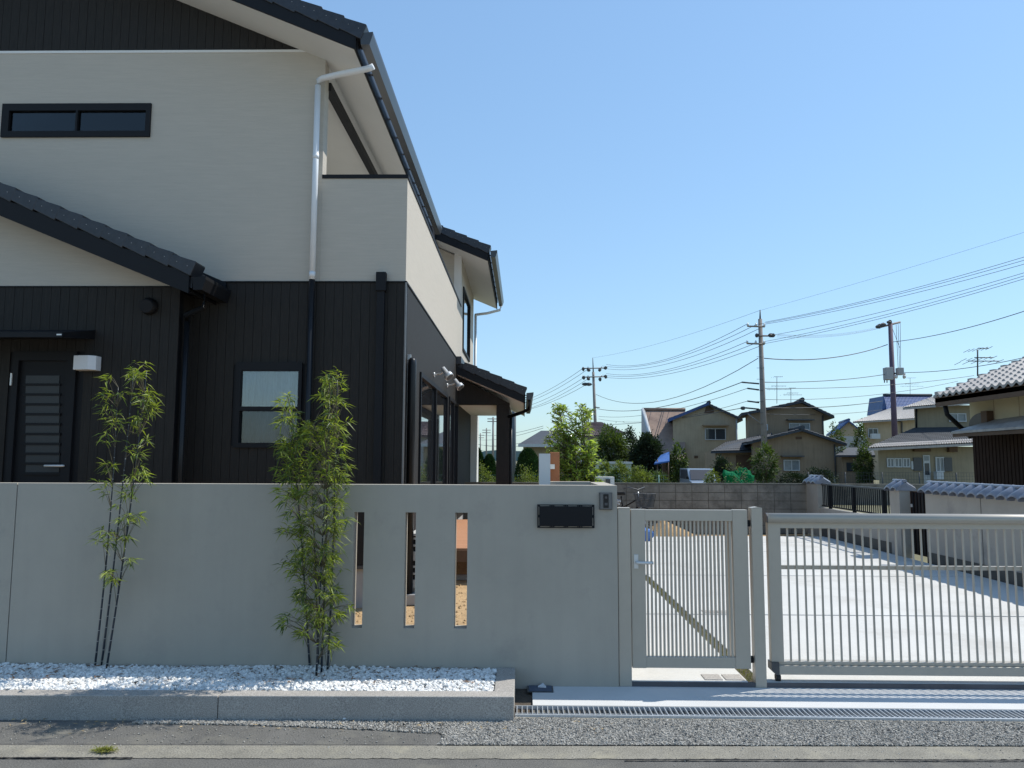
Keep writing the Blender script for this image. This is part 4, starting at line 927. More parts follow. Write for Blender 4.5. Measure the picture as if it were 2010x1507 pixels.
MB().prism([Pb(.14, .86) + sdv * .09, Pb(.36, .87) + sdv * .03, Pb(.40, .87), Pb(.36, .87) - sdv * .03, Pb(.14, .86) - sdv * .09], (0, 0, .07)).build('saddle', M_rubber, bi, bevel=.02)
bk_ = MB()
for k in range(9):
    u = k / 8
    for sgn in (-1, 1): bk_.tube([Pb(.94 + .26 * u, .66) + sdv * .11 * sgn, Pb(.92 + .32 * u, .93) + sdv * .15 * sgn], .008, 3, False)
    for e, f in ((.94, .92), (1.20, 1.24)): bk_.tube([Pb(e, .66) + sdv * (.22 * u - .11), Pb(f, .93) + sdv * (.30 * u - .15)], .008, 3, False)
for z, g in ((.66, 0), (.75, .013), (.84, .026), (.93, .04)):
    bk_.tube([Pb(.94 - g / 2, z) + sdv * (.11 + g), Pb(1.20 + g, z) + sdv * (.11 + g), Pb(1.20 + g, z) - sdv * (.11 + g), Pb(.94 - g / 2, z) - sdv * (.11 + g), Pb(.94 - g / 2, z) + sdv * (.11 + g)], .005, 4, False)
bk_.build('basket', M_dkalu, bi)
MB().tube([Pb(-.36, .40), Pb(-.30, .56), Pb(-.16, .69), Pb(0, .71), Pb(.16, .67)], .02, 5).build('mudguard', M_steel, bi)
MB().tube([Pb(-.3, .74), Pb(.2, .74)], .03, 5).build('luggage_rack', M_steel, bi)

# ================================================================== BACKGROUND: houses
def tiled_plane(a, b_, c, d, ncol, nrow, m, par, name='roof', amp=.035, th=.12, step=.03, **k):
    """corrugated, stepped roof plane: a-b eave, d-c ridge"""
    a, b_, c, d = map(Vector, (a, b_, c, d)); nrm = (b_ - a).cross(d - a).normalized()
    if nrm.z < 0: nrm = -nrm
    vs = []; fs = []; sub = 4; NC = ncol * sub
    rows = []
    for r_ in range(nrow):
        rows += [(r_ / nrow, step), ((r_ + 1) / nrow, 0)]
    for v, h in rows:
        for i in range(NC + 1):
            u = i / NC; p = a.lerp(b_, u).lerp(d.lerp(c, u), v); ph = (i % sub) / sub
            w_ = [0, .9, 1, .5][i % sub]
            vs.append(p + nrm * (h + amp * w_))
    for r_ in range(len(rows) - 1):
        for i in range(NC): fs.append((r_ * (NC + 1) + i, r_ * (NC + 1) + i + 1, (r_ + 1) * (NC + 1) + i + 1, (r_ + 1) * (NC + 1) + i))
    b = MB().add(vs, fs); n0 = nrm * -.01
    b.slab(a + n0, b_ + n0, c + n0, d + n0, th)
    return b.build(name, m, par, **k)

def gable_house(name, label, pxc, D, w, l, ze, zr, yaw, wallm, roofm, over=.5, base=-.3, ridge_off=0, tiles=True, th=.14, cat='house', par=None, skew=0):
    """gable end faces the camera; local x across, y back"""
    c0 = PY(pxc, 900, D); org = Vector((c0.x, D, 0)); ca, sa = math.cos(yaw), math.sin(yaw)
    sk = skew * org.x / D
    T = lambda x, y, z: Vector((org.x + x * ca - y * sa + max(y, 0) * sk, org.y + x * sa + y * ca, z))
    t = par or thing(name, (org.x, org.y, base), label, cat)
    r = ridge_off
    MB().prism([T(-w / 2, 0, base), T(w / 2, 0, base), T(w / 2, 0, ze), T(r, 0, zr), T(-w / 2, 0, ze)], T(0, l, 0) - T(0, 0, 0)).build('wall', wallm, t)
    kl = (zr - ze) / (w / 2 + r); kr = (zr - ze) / (w / 2 - r); o = over; up = .1
    for sgn, kk in ((-1, kl), (1, kr)):
        xe = sgn * (w / 2 + o); zev = ze - kk * o + up
        a, b_, c, d = T(xe, -o, zev), T(xe, l + o, zev), T(r, l + o, zr + up), T(r, -o, zr + up)
        if sgn > 0: a, b_, c, d = b_, a, d, c
        if tiles: tiled_plane(a, b_, c, d, int((l + 2 * o) / .3), max(3, int(w / 2 / .32)), roofm, t, th=th)
        else: MB().slab(a, b_, c, d, th).build('roof', roofm, t)
    MB().tube([T(r, -o - .05, zr + up + .08), T(r, l + o, zr + up + .08)], .16, 8).build('ridge', roofm, t)
    return t, T
def win_(t, T, x0, x1, z0, z1, glassm=M_dwin, y=-.02, hood=0, mull=1, fm=M_alw):
    f = MB()
    P = lambda x, yy, z: T(x, yy, z)
    def bx(xa, xb, ya, yb, za, zb):
        f.add([P(xa, ya, za), P(xb, ya, za), P(xb, yb, za), P(xa, yb, za), P(xa, ya, zb), P(xb, ya, zb), P(xb, yb, zb), P(xa, yb, zb)],
              [(0, 3, 2, 1), (4, 5, 6, 7), (0, 1, 5, 4), (1, 2, 6, 5), (2, 3, 7, 6), (3, 0, 4, 7)])
    e = .06
    bx(x0 - e, x0, y - .06, y, z0 - e, z1 + e); bx(x1, x1 + e, y - .06, y, z0 - e, z1 + e); bx(x0, x1, y - .06, y, z0 - e, z0); bx(x0, x1, y - .06, y, z1, z1 + e)
    for k in range(mull): xm = x0 + (x1 - x0) * (k + 1) / (mull + 1); bx(xm - .03, xm + .03, y - .05, y, z0, z1)
    o = f.build('window', fm, t)
    n = mull + 1
    for k in range(n):
        g = MB(); xa = x0 + (x1 - x0) * k / n; xb = x0 + (x1 - x0) * (k + 1) / n
        g.add([P(xa, y - .015, z0), P(xb, y - .015, z0), P(xb, y - .015, z1), P(xa, y - .015, z1)], [(0, 1, 2, 3)]); g.build('pane', glassm, o)
    if hood:
        f = MB(); bx(x0 - .25, x1 + .25, y - .45, y + .03, z1 + .25, z1 + .33); f.build('window_hood', M_tan if hood == 1 else M_dkalu, t)
def vwall(name, m, par, pa_, pb_, D, dep, z0, z1):
    k = (D + dep) / D; x0, x1 = PY(pa_, 880, D).x, PY(pb_, 880, D).x
    return MB().prism([(x0, D, z0), (x1, D, z0), (x1 * k * .98, D + dep, z0), (x0 * k * 1.002, D + dep, z0)], (0, 0, z1 - z0)).build(name, m, par)
def zpx(px_, py_, D): return PY(px_, py_, D).z
def xpx(px_, D, py_=880): return PY(px_, py_, D).x
# H3: cream house with gable and big rusty roof at left
D3 = 62; w3 = xpx(1449, D3) - xpx(1322, D3)
h3, T3 = gable_house('cream_gabled_house', 'cream two-storey house with a blue-edged gable and a big rusty sheet roof at its left', 1385.5, D3, w3, 4, zpx(1449, 821, D3), zpx(1392, 795, D3), 0, M_beige, M_ntile2, .35, ridge_off=.25, skew=.8)
loc = lambda px_, D, pxc: xpx(px_, D) - xpx(pxc, D)
L3 = lambda p: loc(p, D3, 1385.5)
win_(h3, T3, L3(1386), L3(1424), zpx(1400, 862, D3), zpx(1400, 842, D3), M_dwin, hood=1)
MB().prism([T3(L3(1384), -.04, zpx(1390, 811, D3)), T3(L3(1403), -.04, zpx(1390, 811, D3)), T3(L3(1403), -.04, zpx(1390, 803, D3)), T3(L3(1397), -.04, zpx(1390, 799, D3)), T3(L3(1388), -.04, zpx(1390, 799, D3))], (0, .05, 0)).build('gable_vent', M_dkwood, h3)
# blue barge along left rake
xl, xr = -w3 / 2 - .35, .25; zl = zpx(1449, 821, D3) - .02; zr_ = zpx(1392, 795, D3) + .1
kl3 = (zpx(1392, 795, D3) - zpx(1449, 821, D3)) / (w3 / 2 + .25); ze3 = zpx(1449, 821, D3)
MB().prism([T3(xl - .15, -.42, ze3 - kl3 * .5 - .16), T3(xr, -.42, zr_ - .1), T3(xr, -.42, zr_ + .12), T3(xl - .15, -.42, ze3 - kl3 * .5 + .1)], (0, .05, 0)).build('barge_board', M_blue, h3)
MB().box(T3(L3(1363), 0, 0).x, T3(L3(1370), 0, 0).x, D3 - .05, D3, zpx(1365, 899, D3), zpx(1365, 894, D3)).build('wall_vent', M_dkwood, h3)
MB().box(T3(L3(1385), 0, 0).x, T3(L3(1408), 0, 0).x, D3 - .06, D3, -.2, zpx(1390, 906, D3)).build('doorway', M_dkwood, h3)
# rusty roof mass: big lean roof facing the camera at left
q = [PY(1261, 804, 66), PY(1345, 804, 66), PY(1345, 903, 60), PY(1289, 903, 60)]
MB().slab(q[3], q[2], q[1], q[0], .12).build('rusty_roof', M_rust, h3)
MB().tube([PY(1262, 803, 65.9), PY(1290, 903, 59.9)], .16, 4).build('verge_strip', M_alw, h3)
MB().tube([PY(1261, 803, 65.9), PY(1345, 803.5, 65.9)], .14, 6).build('roof_ridge', M_rust, h3)
MB().add([PY(1259, 804, 66.3), PY(1290, 904, 60.4), PY(1280, 950, 60.4), PY(1259, 950, 66.3)], [(0, 1, 2, 3)]).build('end_wall', M_pgrey, h3)
bl = thing('blue_roofed_lean_to', (xpx(1300, 45), 45, 0), 'small lean-to with a bright blue sheet roof between the dark tree and the cream house', 'lean-to')
MB().slab(PY(1284, 909, 44.5), PY(1314, 904, 44.5), PY(1314, 886, 46.0), PY(1297, 893, 46.0), .08).build('roof', mat('bright_blue_sheet', (.03, .11, .33), .7, .2, 3), bl)
for px_, D_ in ((1290, 44.7), (1311, 44.7), (1300, 45.9), (1312, 45.9)): MB().tube([(xpx(px_, D_), D_, 0), (xpx(px_, D_), D_, zpx(px_, 902 if D_ < 45 else 893, D_))], .04, 6).build('post', M_dkwood, bl)
MB().box(xpx(1300, 46), xpx(1312, 46), 46.05, 46.15, 0, zpx(1310, 895, 46)).build('back_panel', M_dkwood, bl)
# H4: tan house, two storeys with a lower front gable
D4 = 56; w4 = xpx(1618, D4) - xpx(1470, D4)
h4, T4 = gable_house('tan_gabled_house', 'tan two-storey house with grey tiled gables beside the tall utility pole', 1544, D4, w4, 4, zpx(1618, 812, D4), zpx(1573, 790, D4), 0, M_tan, M_ntile2, .6, ridge_off=1.05, skew=.72)
L4 = lambda p: loc(p, D4, 1544)
win_(h4, T4, L4(1552), L4(1590), zpx(1570, 842, D4), zpx(1570, 832, D4), M_lwin, hood=2)
win_(h4, T4, L4(1501), L4(1507), zpx(1505, 843, D4), zpx(1505, 834, D4), M_lwin, mull=0)
D5 = 51; w5 = xpx(1640, D5) - xpx(1478, D5)
_, T5 = gable_house('', '', 1559, D5, w5, 4.0, zpx(1640, 868, D5), zpx(1570, 845, D5), 0, M_tan, M_ntile2, .55, ridge_off=.4, par=h4, skew=.6)
L5 = lambda p: loc(p, D5, 1559)
win_(h4, T5, L5(1539), L5(1567), zpx(1550, 922, D5), zpx(1550, 904, D5), M_lwin, hood=2)
MB().prism([T5(L5(1572) - .3, -.03, zpx(1570, 862, D5)), T5(L5(1572) + .1, -.03, zpx(1570, 862, D5)), T5(L5(1572) + .1, -.03, zpx(1570, 857, D5)), T5(L5(1572) - .3, -.03, zpx(1570, 857, D5))], (0, .05, 0)).build('gable_vent', M_dkwood, h4)
for (T_, px_, y0_, y1_, D_, pc_) in ((T4, 1617, 815, 868, D4, 1544), (T5, 1638, 872, 945, D5, 1559)):
    xx = loc(px_, D_, pc_); a_ = T_(xx, -.08, zpx(px_, y0_, D_)); c_ = T_(xx, -.08, zpx(px_, y1_, D_)); MB().tube([a_, c_], .05, 6).build('downpipe', M_dkalu, h4)
q = T5(L5(1622), -.3, 0); MB().box(q.x - .35, q.x + .35, q.y - .15, q.y + .15, zpx(1622, 946, D5), zpx(1622, 934, D5)).build('air_conditioner', M_alw, h4)
MB().tube([T3(L3(1447), -.06, zpx(1447, 822, D3)), T3(L3(1447), -.06, -.2)], .06, 6).build('downpipe', M_alw, h3)
# left lean-to of H4
a, b_, c, d = PY(1395, 886, 52), PY(1480, 884, 52), PY(1516, 850, 55), PY(1425, 868, 55)
tiled_plane(a, b_, c, d, 26, 8, M_ntile2, h4)
MB().prism([PY(1404, 950, 52.6), PY(1478, 950, 52.6), PY(1478, 884, 52.6), PY(1404, 887, 52.6)], (0, 3, 0)).build('wall', M_tan, h4)
B('doorway', M_dkwood, h4, xpx(1445, 52.5), xpx(1475, 52.5), 52.5, 52.6, 0, zpx(1450, 893, 52.5))
# H5 small blue-roofed house in the gap
h5, T5b = gable_house('small_blue_roofed_house', 'small pale house with a blue tiled gable roof far behind, right of the tan house', 1668, 88, xpx(1690, 88) - xpx(1648, 88), 6, zpx(1690, 846, 88), zpx(1664, 827, 88), math.radians(-14), M_beige, M_blue, .4, tiles=True)
h5w = B('pale_boundary_wall', M_pgrey, None, xpx(1638, 70), xpx(1702, 70), 70, 70.2, -.3, zpx(1670, 856, 70), label='pale panelled boundary wall below the small blue-roofed house', category='wall')
# H6: beige house with hip roof and blue roof behind
D6 = 72
h6 = thing('beige_hipped_house', (xpx(1745, D6), D6, 0), 'beige two-storey house with a grey hipped tile roof behind the transformer pole', 'house')
vwall('wall', M_beige, h6, 1695, 1812, D6, 8, -.3, zpx(1750, 824, D6))
tiled_plane(PY(1674, 828, D6 - .8), PY(1815, 820, D6 - .8), PY(1815, 796, D6 + 4.5), PY(1755, 799, D6 + 4.5), 40, 12, M_ntile, h6)
MB().slab(PY(1674, 828, D6 - .8), PY(1755, 799, D6 + 4.5), PY(1755, 799, D6 + 5), PY(1674, 827, D6 + 9), .1).build('roof', M_ntile, h6)
TT6 = lambda x, y, z: Vector((xpx(1745, D6) + x, D6 + y, z)); L6 = lambda p: loc(p, D6, 1745)
win_(h6, TT6, L6(1706), L6(1723), zpx(1710, 858, D6), zpx(1710, 842, D6), M_dwin)
MB().box(xpx(1711, D6 - .6), xpx(1727, D6 - .6), D6 - .8, D6 - .35, zpx(1715, 861, D6 - .6), zpx(1715, 851, D6 - .6)).build('air_conditioner', M_alw, h6)
MB().tube([PY(1762, 826, D6 - .1), PY(1770, 828, D6 - .1), PY(1771, 870, D6 - .1)], .07, 6).build('downpipe', M_dkalu, h6)
h6b = thing('blue_roofed_house', (xpx(1780, 95), 95, 0), 'house with a glossy blue tiled roof rising behind the beige hipped house', 'house')
tiled_plane(PY(1740, 806, 94), PY(1835, 806, 94), PY(1828, 777, 99), PY(1734, 777, 99), 34, 10, M_blue, h6b)
vwall('wall', M_beige, h6b, 1738, 1832, 95, 6, -.3, zpx(1780, 806, 95))
MB().prism([PY(1730, 812, 95), PY(1744, 812, 95), PY(1735, 777, 95)], (0, 4, 0)).build('gable_end', M_blue, h6b)
MB().tube([PY(1734, 775.5, 98.8), PY(1829, 775.5, 98.8)], .2, 6).build('ridge', M_ntile2, h6b)
# H7: olive house with a low tiled front roof
D7 = 44
h7 = thing('olive_rendered_house', (xpx(1810, D7), D7, 0), 'olive-grey rendered house with a low tiled front roof and three small windows', 'house')
vwall('wall', M_olive, h7, 1723, 1935, D7, 6, -.3, zpx(1800, 876, D7))
vwall('upper_wall', M_olive, h7, 1798, 1935, D7 + 3, 5, zpx(1800, 870, D7 + 3), zpx(1850, 795, D7 + 3))
MB().tube([PY(1799, 800, D7 + 2.9), PY(1799, 842, D7 + 2.9)], .05, 6).build('downpipe', M_black, h7)
tiled_plane(PY(1703, 879, D7 - .9), PY(1930, 868, D7 - .9), PY(1930, 838, D7 + 3), PY(1796, 840, D7 + 3), 46, 13, M_ntile2, h7, amp=.04)
tiled_plane(PY(1703, 880, D7 - 1.0), PY(1930, 869, D7 - 1.0), PY(1930, 861, D7 - .3), PY(1718, 872, D7 - .3), 46, 2, M_ntile, h7, name='eave_tiles', amp=.06)
tiled_plane(PY(1772, 800, D7 + 2.2), PY(1940, 786, D7 + 2.2), PY(1940, 770, D7 + 5), PY(1840, 776, D7 + 5), 38, 8, M_ntile, h7)
T7 = lambda x, y, z: Vector((xpx(1810, D7) + x, D7 + y, z)); L7 = lambda p: loc(p, D7, 1810)
for a, c in ((1741, 1751), (1755.5, 1766.5), (1771.5, 1782)): win_(h7, T7, L7(a), L7(c), zpx(1760, 915, D7), zpx(1760, 901, D7), M_lwin)
B('shutter', M_dkalu, h7, xpx(1791, D7), xpx(1807, D7), D7 - .08, D7 - .005, zpx(1800, 924, D7), zpx(1800, 898, D7))
B('curtain_strip', M_alw, h7, xpx(1786.5, D7), xpx(1790.5, D7), D7 - .05, D7 - .005, zpx(1800, 921, D7), zpx(1800, 905, D7))
dw = B('door', M_alw, h7, xpx(1810, D7), xpx(1823, D7), D7 - .07, D7 - .002, -.1, zpx(1815, 893, D7))
B('door_pane', M_dwin, dw, xpx(1812, D7), xpx(1821, D7), D7 - .08, D7 - .071, zpx(1815, 932, D7), zpx(1815, 909, D7)); B('door_transom', M_lwin, dw, xpx(1812, D7), xpx(1821, D7), D7 - .08, D7 - .071, zpx(1815, 904, D7), zpx(1815, 895, D7))
win_(h7, T7, L7(1836), L7(1849), zpx(1840, 924, D7), zpx(1840, 899, D7), M_lwin)
B('shutter', M_dkalu, h7, xpx(1850, D7), xpx(1866, D7), D7 - .08, D7 - .005, zpx(1855, 925, D7), zpx(1855, 898, D7))
B('lintel_shadow_box', M_dkwood, h7, xpx(1791, D7), xpx(1823, D7), D7 - .25, D7 - .01, zpx(1800, 886, D7), zpx(1800, 881, D7))
B('vent_box', M_dkwood, h7, xpx(1858, D7), xpx(1874, D7), D7 - .3, D7 - .01, zpx(1860, 887, D7), zpx(1860, 876, D7))
B('water_heater', M_alw, h7, xpx(1833, D7 - .5), xpx(1846, D7 - .5), D7 - .7, D7 - .35, zpx(1840, 940, D7), zpx(1840, 925, D7))
win_(h7, lambda x, y, z: T7(x, y + 3, z), loc(1867, D7 + 3, 1810) + xpx(1810, D7 + 3) - xpx(1810, D7), loc(1897, D7 + 3, 1810) + xpx(1810, D7 + 3) - xpx(1810, D7), zpx(1880, 826, D7 + 3), zpx(1880, 813, D7 + 3), M_lwin)
# H8: near right neighbour with big tiled eave
XH = 9.9
h8 = thing('cream_and_brown_house', (11, 16, 0), 'cream house with brown corrugated lower walls and large grey tiles at the right edge', 'house')
ye = PX(1832, 781, XH).y; ze8 = PX(1832, 781, XH).z; k8 = .40
tp = []
pt = .27; x_t = .27
proto8 = None
ytile = ye; r8 = 0
for r_ in range(11):
    for j in range(20):
        y = ye - (j + 1) * pt; xa = XH + r_ * x_t * .93; z = ze8 + .02 + k8 * (xa - XH)
        if y < ye - 5.2: break
        if proto8 is None:
            b = MB(); nn = 7; vs = []; fs = []
            for i in range(nn + 1):
                u = i / nn; wv = .055 * math.sin(min(1, u / .62) * math.pi) if u < .62 else -.012 * math.sin((u - .62) / .38 * math.pi)
                for (xx, zz) in ((0, -.02), (0, .045), (x_t * 1.0, .005 + k8 * x_t), (x_t, -.04 + k8 * x_t)): vs.append((xa + xx, y + pt * u, z + zz + wv))
            for i in range(nn):
                for k_ in range(3): fs.append((i * 4 + k_, i * 4 + k_ + 1, i * 4 + k_ + 5, i * 4 + k_ + 4))
            fs += [(0, 1, 2, 3), (nn * 4 + 3, nn * 4 + 2, nn * 4 + 1, nn * 4)]
            b.add(vs, fs); proto8 = b.build('roof_tile', M_ntile, h8); px0, py0, pz0 = xa, y, z
        else:
            o = proto8.copy(); o.location = (xa - px0, y - py0, z - pz0); C.objects.link(o)
MB().slab((XH + .02, ye - 9, ze8 - .0), (XH + .02, ye - .03, ze8 - .0), (XH + 4, ye - .03, ze8 + k8 * 3.98), (XH + 4, ye - 9, ze8 + k8 * 3.98), .12).build('roof_deck', M_dkwood, h8)
B('fascia', M_dkwood, h8, XH + .02, XH + .05, ye - 9, ye - .05, ze8 - .22, ze8 - .02)
MB().prism([(XH + .03, ye - .05, ze8 - .2), (XH + 4, ye - .05, ze8 + k8 * 4 - .2), (XH + 4, ye - .05, ze8 + k8 * 4 - .02), (XH + .03, ye - .05, ze8 - .02)], (0, .03, 0)).build('barge_board', M_dkwood, h8)
for i in range(13):
    x = XH + .05 + i * .27; B('verge_cap', M_ntile, h8, x, x + .25, ye - .12, ye + .03, ze8 + k8 * (x - XH) + .04, ze8 + k8 * (x - XH) + .13)
wx8 = XH + .75; wy8 = PX(1906, 850, wx8).y; zm8 = PX(1912, 846, wx8).z
B('upper_wall', M_cream, h8, wx8, wx8 + .2, ye - 9, wy8, zm8, ze8 + k8 * .75 - .1)
B('gable_wall', M_cream, h8, wx8 + .2, wx8 + 5, wy8 - .2, wy8, 0, ze8 + .2)
for yy in (PX(1951, 800, wx8).y, PX(2001, 800, wx8).y): B('panel_joint', M_beige, h8, wx8 - .006, wx8, yy - .01, yy + .01, zm8, ze8 + .15)
B('lower_wall', M_brown, h8, wx8 + .03, wx8 + .2, ye - 9, wy8, -.1, zm8)
y = wy8; 
while y > wy8 - 4.6: B('corrugated_strip', M_brown, h8, wx8 + .012, wx8 + .031, y - .12, y - .02, -.1, zm8 - .03); y -= .13
# lean-to canopy of H8
xc8 = 10.0; qa = PX(1867, 847, xc8)
MB().slab((xc8, qa.y, qa.z), (xc8, qa.y - 6, qa.z + .02), (wx8, qa.y - 6, qa.z + .42), (wx8, qa.y - .6, qa.z + .25), .05).build('lean_to_roof', M_ntile, h8)
B('lean_to_fascia', M_dkwood, h8, xc8 + .02, xc8 + .05, qa.y - 6, qa.y - .02, qa.z - .13, qa.z - .052)
MB().tube([(XH + .1, ye - .3, ze8 - .15), (XH + .12, ye - .35, ze8 - .42), (wx8 - .03, wy8 - .05, ze8 - .95)], .055, 8).build('downpipe_elbow', M_black, h8)
q1_ = PX(1950, 806, wx8); q2_ = PX(1950, 834, wx8); q3_ = PX(1914, 836, wx8)
B('vent_box', M_dkwood, h8, wx8 - .16, wx8 - .001, q1_.y, q1_.y + .22, q2_.z, q1_.z)
arc = [(wx8 - .15, q1_.y + .22, q1_.z - .03)] + [(wx8 - .15, q1_.y + .22 + (q3_.y - q1_.y - .22) * math.sin(t), q2_.z + (q1_.z - .03 - q2_.z) * math.cos(t)) for t in np.linspace(.1, 1.57, 8)] + [(wx8 - .15, q1_.y + .22, q2_.z)]
MB().prism(arc, (.149, 0, 0)).build('vent_hood', mat('brownish_metal_hood', (.12, .11, .10), .6, .1, 4), h8)
# H1, H2 left background
D1 = 42
h1 = thing('grey_hipped_bungalow', (xpx(1065, D1), D1, 0), 'grey bungalow with a slate hipped roof behind the young tree', 'house')
MB().box(xpx(1027, D1), xpx(1130, D1), D1, D1 + 6, -.3, zpx(1070, 872, D1)).build('wall', M_olive, h1)
xa, xb = xpx(1017, D1 - .6), xpx(1140, D1 - .6); zz = zpx(1060, 872, D1 - .6); r0_, r1_ = PY(1062, 845, D1 + 3), PY(1092, 845, D1 + 3)
MB().add([(xa, D1 - .6, zz), (xb, D1 - .6, zz), r1_, r0_, (xa, D1 + 6.6, zz), (xb, D1 + 6.6, zz)], [(0, 1, 2, 3), (4, 0, 3), (1, 5, 2), (5, 4, 3, 2), (0, 4, 5, 1)]).build('roof', M_ntile2, h1)
B('gutter', M_alw, h1, xa, xb, D1 - .68, D1 - .6, zz - .14, zz + .02)
D2 = 64
h2 = thing('brown_tiled_house', (xpx(1190, D2), D2, 0), 'pale house with a brown tiled roof behind the green bushes', 'house')
MB().box(xpx(1150, D2), xpx(1222, D2), D2, D2 + 6, -.3, zpx(1190, 852, D2)).build('wall', M_pgrey, h2)
tiled_plane(PY(1140, 858, D2 - .7), PY(1229, 850, D2 - .7), PY(1180, 829, D2 + 3.5), PY(1150, 829, D2 + 3.5), 24, 9, mat('brown_roof_tile', (.13, .085, .075), .5, .2, 3), h2, amp=.06)
# more distant houses on the skyline right of the porch
# shed
sd2 = thing('pale_green_shed', (xpx(1205, 38), 38, 0), 'pale green metal shed with a white roof edge behind the bushes', 'shed')
B('shed_wall', M_shed, sd2, xpx(1176, 38), xpx(1239, 38), 38, 40, 0, zpx(1205, 910, 38)); B('shed_roof', M_alw, sd2, xpx(1172, 37.8), xpx(1241, 37.8), 37.7, 40.2, zpx(1205, 910, 38), zpx(1205, 906, 38))

# fences behind the block wall
def wire_fence(label, x0, x1, Y, z1, post=2.0, m=mat('green_fence_wire', (.10, .22, .18), .5, .1, 3), z0=0):
    f = thing('wire_fence', ((x0 + x1) / 2, Y, 0), label, 'fence'); x = x0
    while x <= x1: MB().tube([(x, Y, z0), (x, Y, z1)], .025, 6).build('fence_post', m, f); x += post
    b = MB(); nv = int((x1 - x0) / .12)
    for i in range(nv): xx = x0 + i * .12; b.box(xx, xx + .006, Y, Y + .006, z0, z1)
    for k in range(int((z1 - z0) / .15) + 1): b.box(x0, x1, Y - .006, Y, z1 - k * .15 - .008, z1 - k * .15)
    b.build('mesh_wires', m, f, kind='stuff')
wire_fence('green wire fence in front of the clipped conifers behind the porch', xpx(925, 22), xpx(1062, 22), 22, zpx(980, 932, 22))
wire_fence('green wire fence among the bushes behind the block wall', xpx(1175, 26), xpx(1312, 26), 26, zpx(1250, 932, 26))
wire_fence('dark mesh fence in front of the olive-grey house', xpx(1585, 34), xpx(1912, 34), 34, zpx(1750, 927, 34), 1.6, m=mat('dark_fence_wire', (.04, .045, .05), .6, .1, 3))
rb = B('retaining_wall', M_block, None, xpx(1600, 30), xpx(1912, 30), 30, 30.2, -.1, zpx(1750, 950, 30), label='low dark retaining wall under the mesh fence of the olive house', category='wall')

# vegetation of the background
def conifer(px0, px1, top, D, lab):
    x = (xpx(px0, D) + xpx(px1, D)) / 2; R_ = (xpx(px1, D) - xpx(px0, D)) / 2; h = zpx(px0, top, D)
    t = thing('clipped_conifer', (x, D, 0), lab, 'conifer', 'clipped conifers beyond the yard'); n = 11000
    z = nr.uniform(.03, 1, n) ** .85; a = nr.uniform(0, 2 * math.pi, n)
    prof = np.clip(1 - np.clip((z - .55) / .45, 0, 1) ** 2.4, 0, 1) ** .6 * (1 + .05 * np.sin(a * 3 + z * 9) + .04 * np.sin(a * 7 - z * 14))
    rr = R_ * prof * (1 - .12 * nr.rand(n) ** 2)
    P = np.stack([x + rr * np.cos(a), D + rr * np.sin(a), z * h], 1); Dr = np.stack([np.cos(a) * .8, np.sin(a) * .8, nr.uniform(.2, 1.6, n)], 1) + nr.normal(0, .3, (n, 3))
    leaves('crown', P, Dr, nr.uniform(.04, .09, n), .035, M_conif, t, 0)
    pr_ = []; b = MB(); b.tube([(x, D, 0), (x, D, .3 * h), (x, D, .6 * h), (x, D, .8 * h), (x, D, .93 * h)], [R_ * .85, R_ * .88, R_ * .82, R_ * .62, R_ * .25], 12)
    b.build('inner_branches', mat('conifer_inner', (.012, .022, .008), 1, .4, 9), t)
    MB().tube([(x, D, -.05), (x, D, .15)], .05, 7).build('trunk', M_twig, t)
conifer(924, 949, 880, 27, 'tall clipped conifer column at the left, seen under the porch roof')
conifer(948, 973, 893, 27, 'smaller clipped conifer column next to the porch post')
conifer(1014, 1058, 881, 25, 'broad clipped conifer bush between the porch post and the white pier')
def bush(px0, px1, top, D, m, lab, ls=.12, n=160, per=22, name='bush', cat='bush', zb=0, grp=None):
    x0, x1 = xpx(px0, D), xpx(px1, D); zt_ = zpx((px0 + px1) / 2, top, D); cz = (zt_ + zb) / 2
    return tree(name, ((x0 + x1) / 2, D, zb), ((x0 + x1) / 2, D, cz + .12 * (zt_ - zb)), ((x1 - x0) / 2 * .92, (x1 - x0) / 2 * .8, (zt_ - zb) / 2 * .92), n, per, ls, m, lab, cat, .06, grp, .28)
bush(1162, 1236, 853, 50, M_bush, 'large mid-green bushy tree right of the young tree', .2, 240, 26, 'bushy_tree', 'tree')
bush(1215, 1262, 858, 53, M_dktree, 'thin dark green tree between the bushy tree and the rusty roof', .2, 150, 18, 'bushy_tree', 'tree')
bush(1238, 1304, 866, 48, M_dktree, 'very dark rounded tree in front of the rusty roof', .2, 300, 30, 'dark_tree', 'tree')
bush(1314, 1350, 880, 46, M_bush, 'green-topped tree in front of the cream gabled house', .2, 60, 18, 'garden_tree', 'tree')
bush(1476, 1526, 880, 45, M_bush, 'bushy tree behind the foot of the tall utility pole', .2, 80, 18, 'garden_tree', 'tree')
bush(1398, 1435, 905, 46, M_dktree, 'dark shrub behind the green netting', .15, 120, 20, 'shrub', 'shrub')
bush(1195, 1240, 918, 27, M_ylbush, 'yellow-green leafy bush in front of the pale shed', .1, 150, 20)
bush(1225, 1290, 927, 25, M_ylbush, 'low yellow-green bush along the wire fence', .09, 170, 20)
bush(1165, 1210, 915, 28, M_ylbush, 'yellow-green bush just right of the young tree', .1, 130, 20)
bush(1270, 1318, 932, 27, M_bush, 'low hedge end at the right of the wire fence', .08, 130, 18)
bush(925, 978, 928, 21, M_ylbush, 'low yellow-green weeds under the clipped conifers', .06, 150, 18)
bush(1008, 1064, 928, 20.5, M_ylbush, 'low weeds below the broad clipped bush', .06, 150, 18)
bush(1383, 1412, 926, 32, M_ylbush, 'small light green plant left of the green netting', .1, 70, 16, 'shrub', 'shrub')
bush(1620, 1662, 848, 64, M_bush, 'pale green tree between the tan house and the pale boundary wall', .2, 130, 16, 'garden_tree', 'tree')
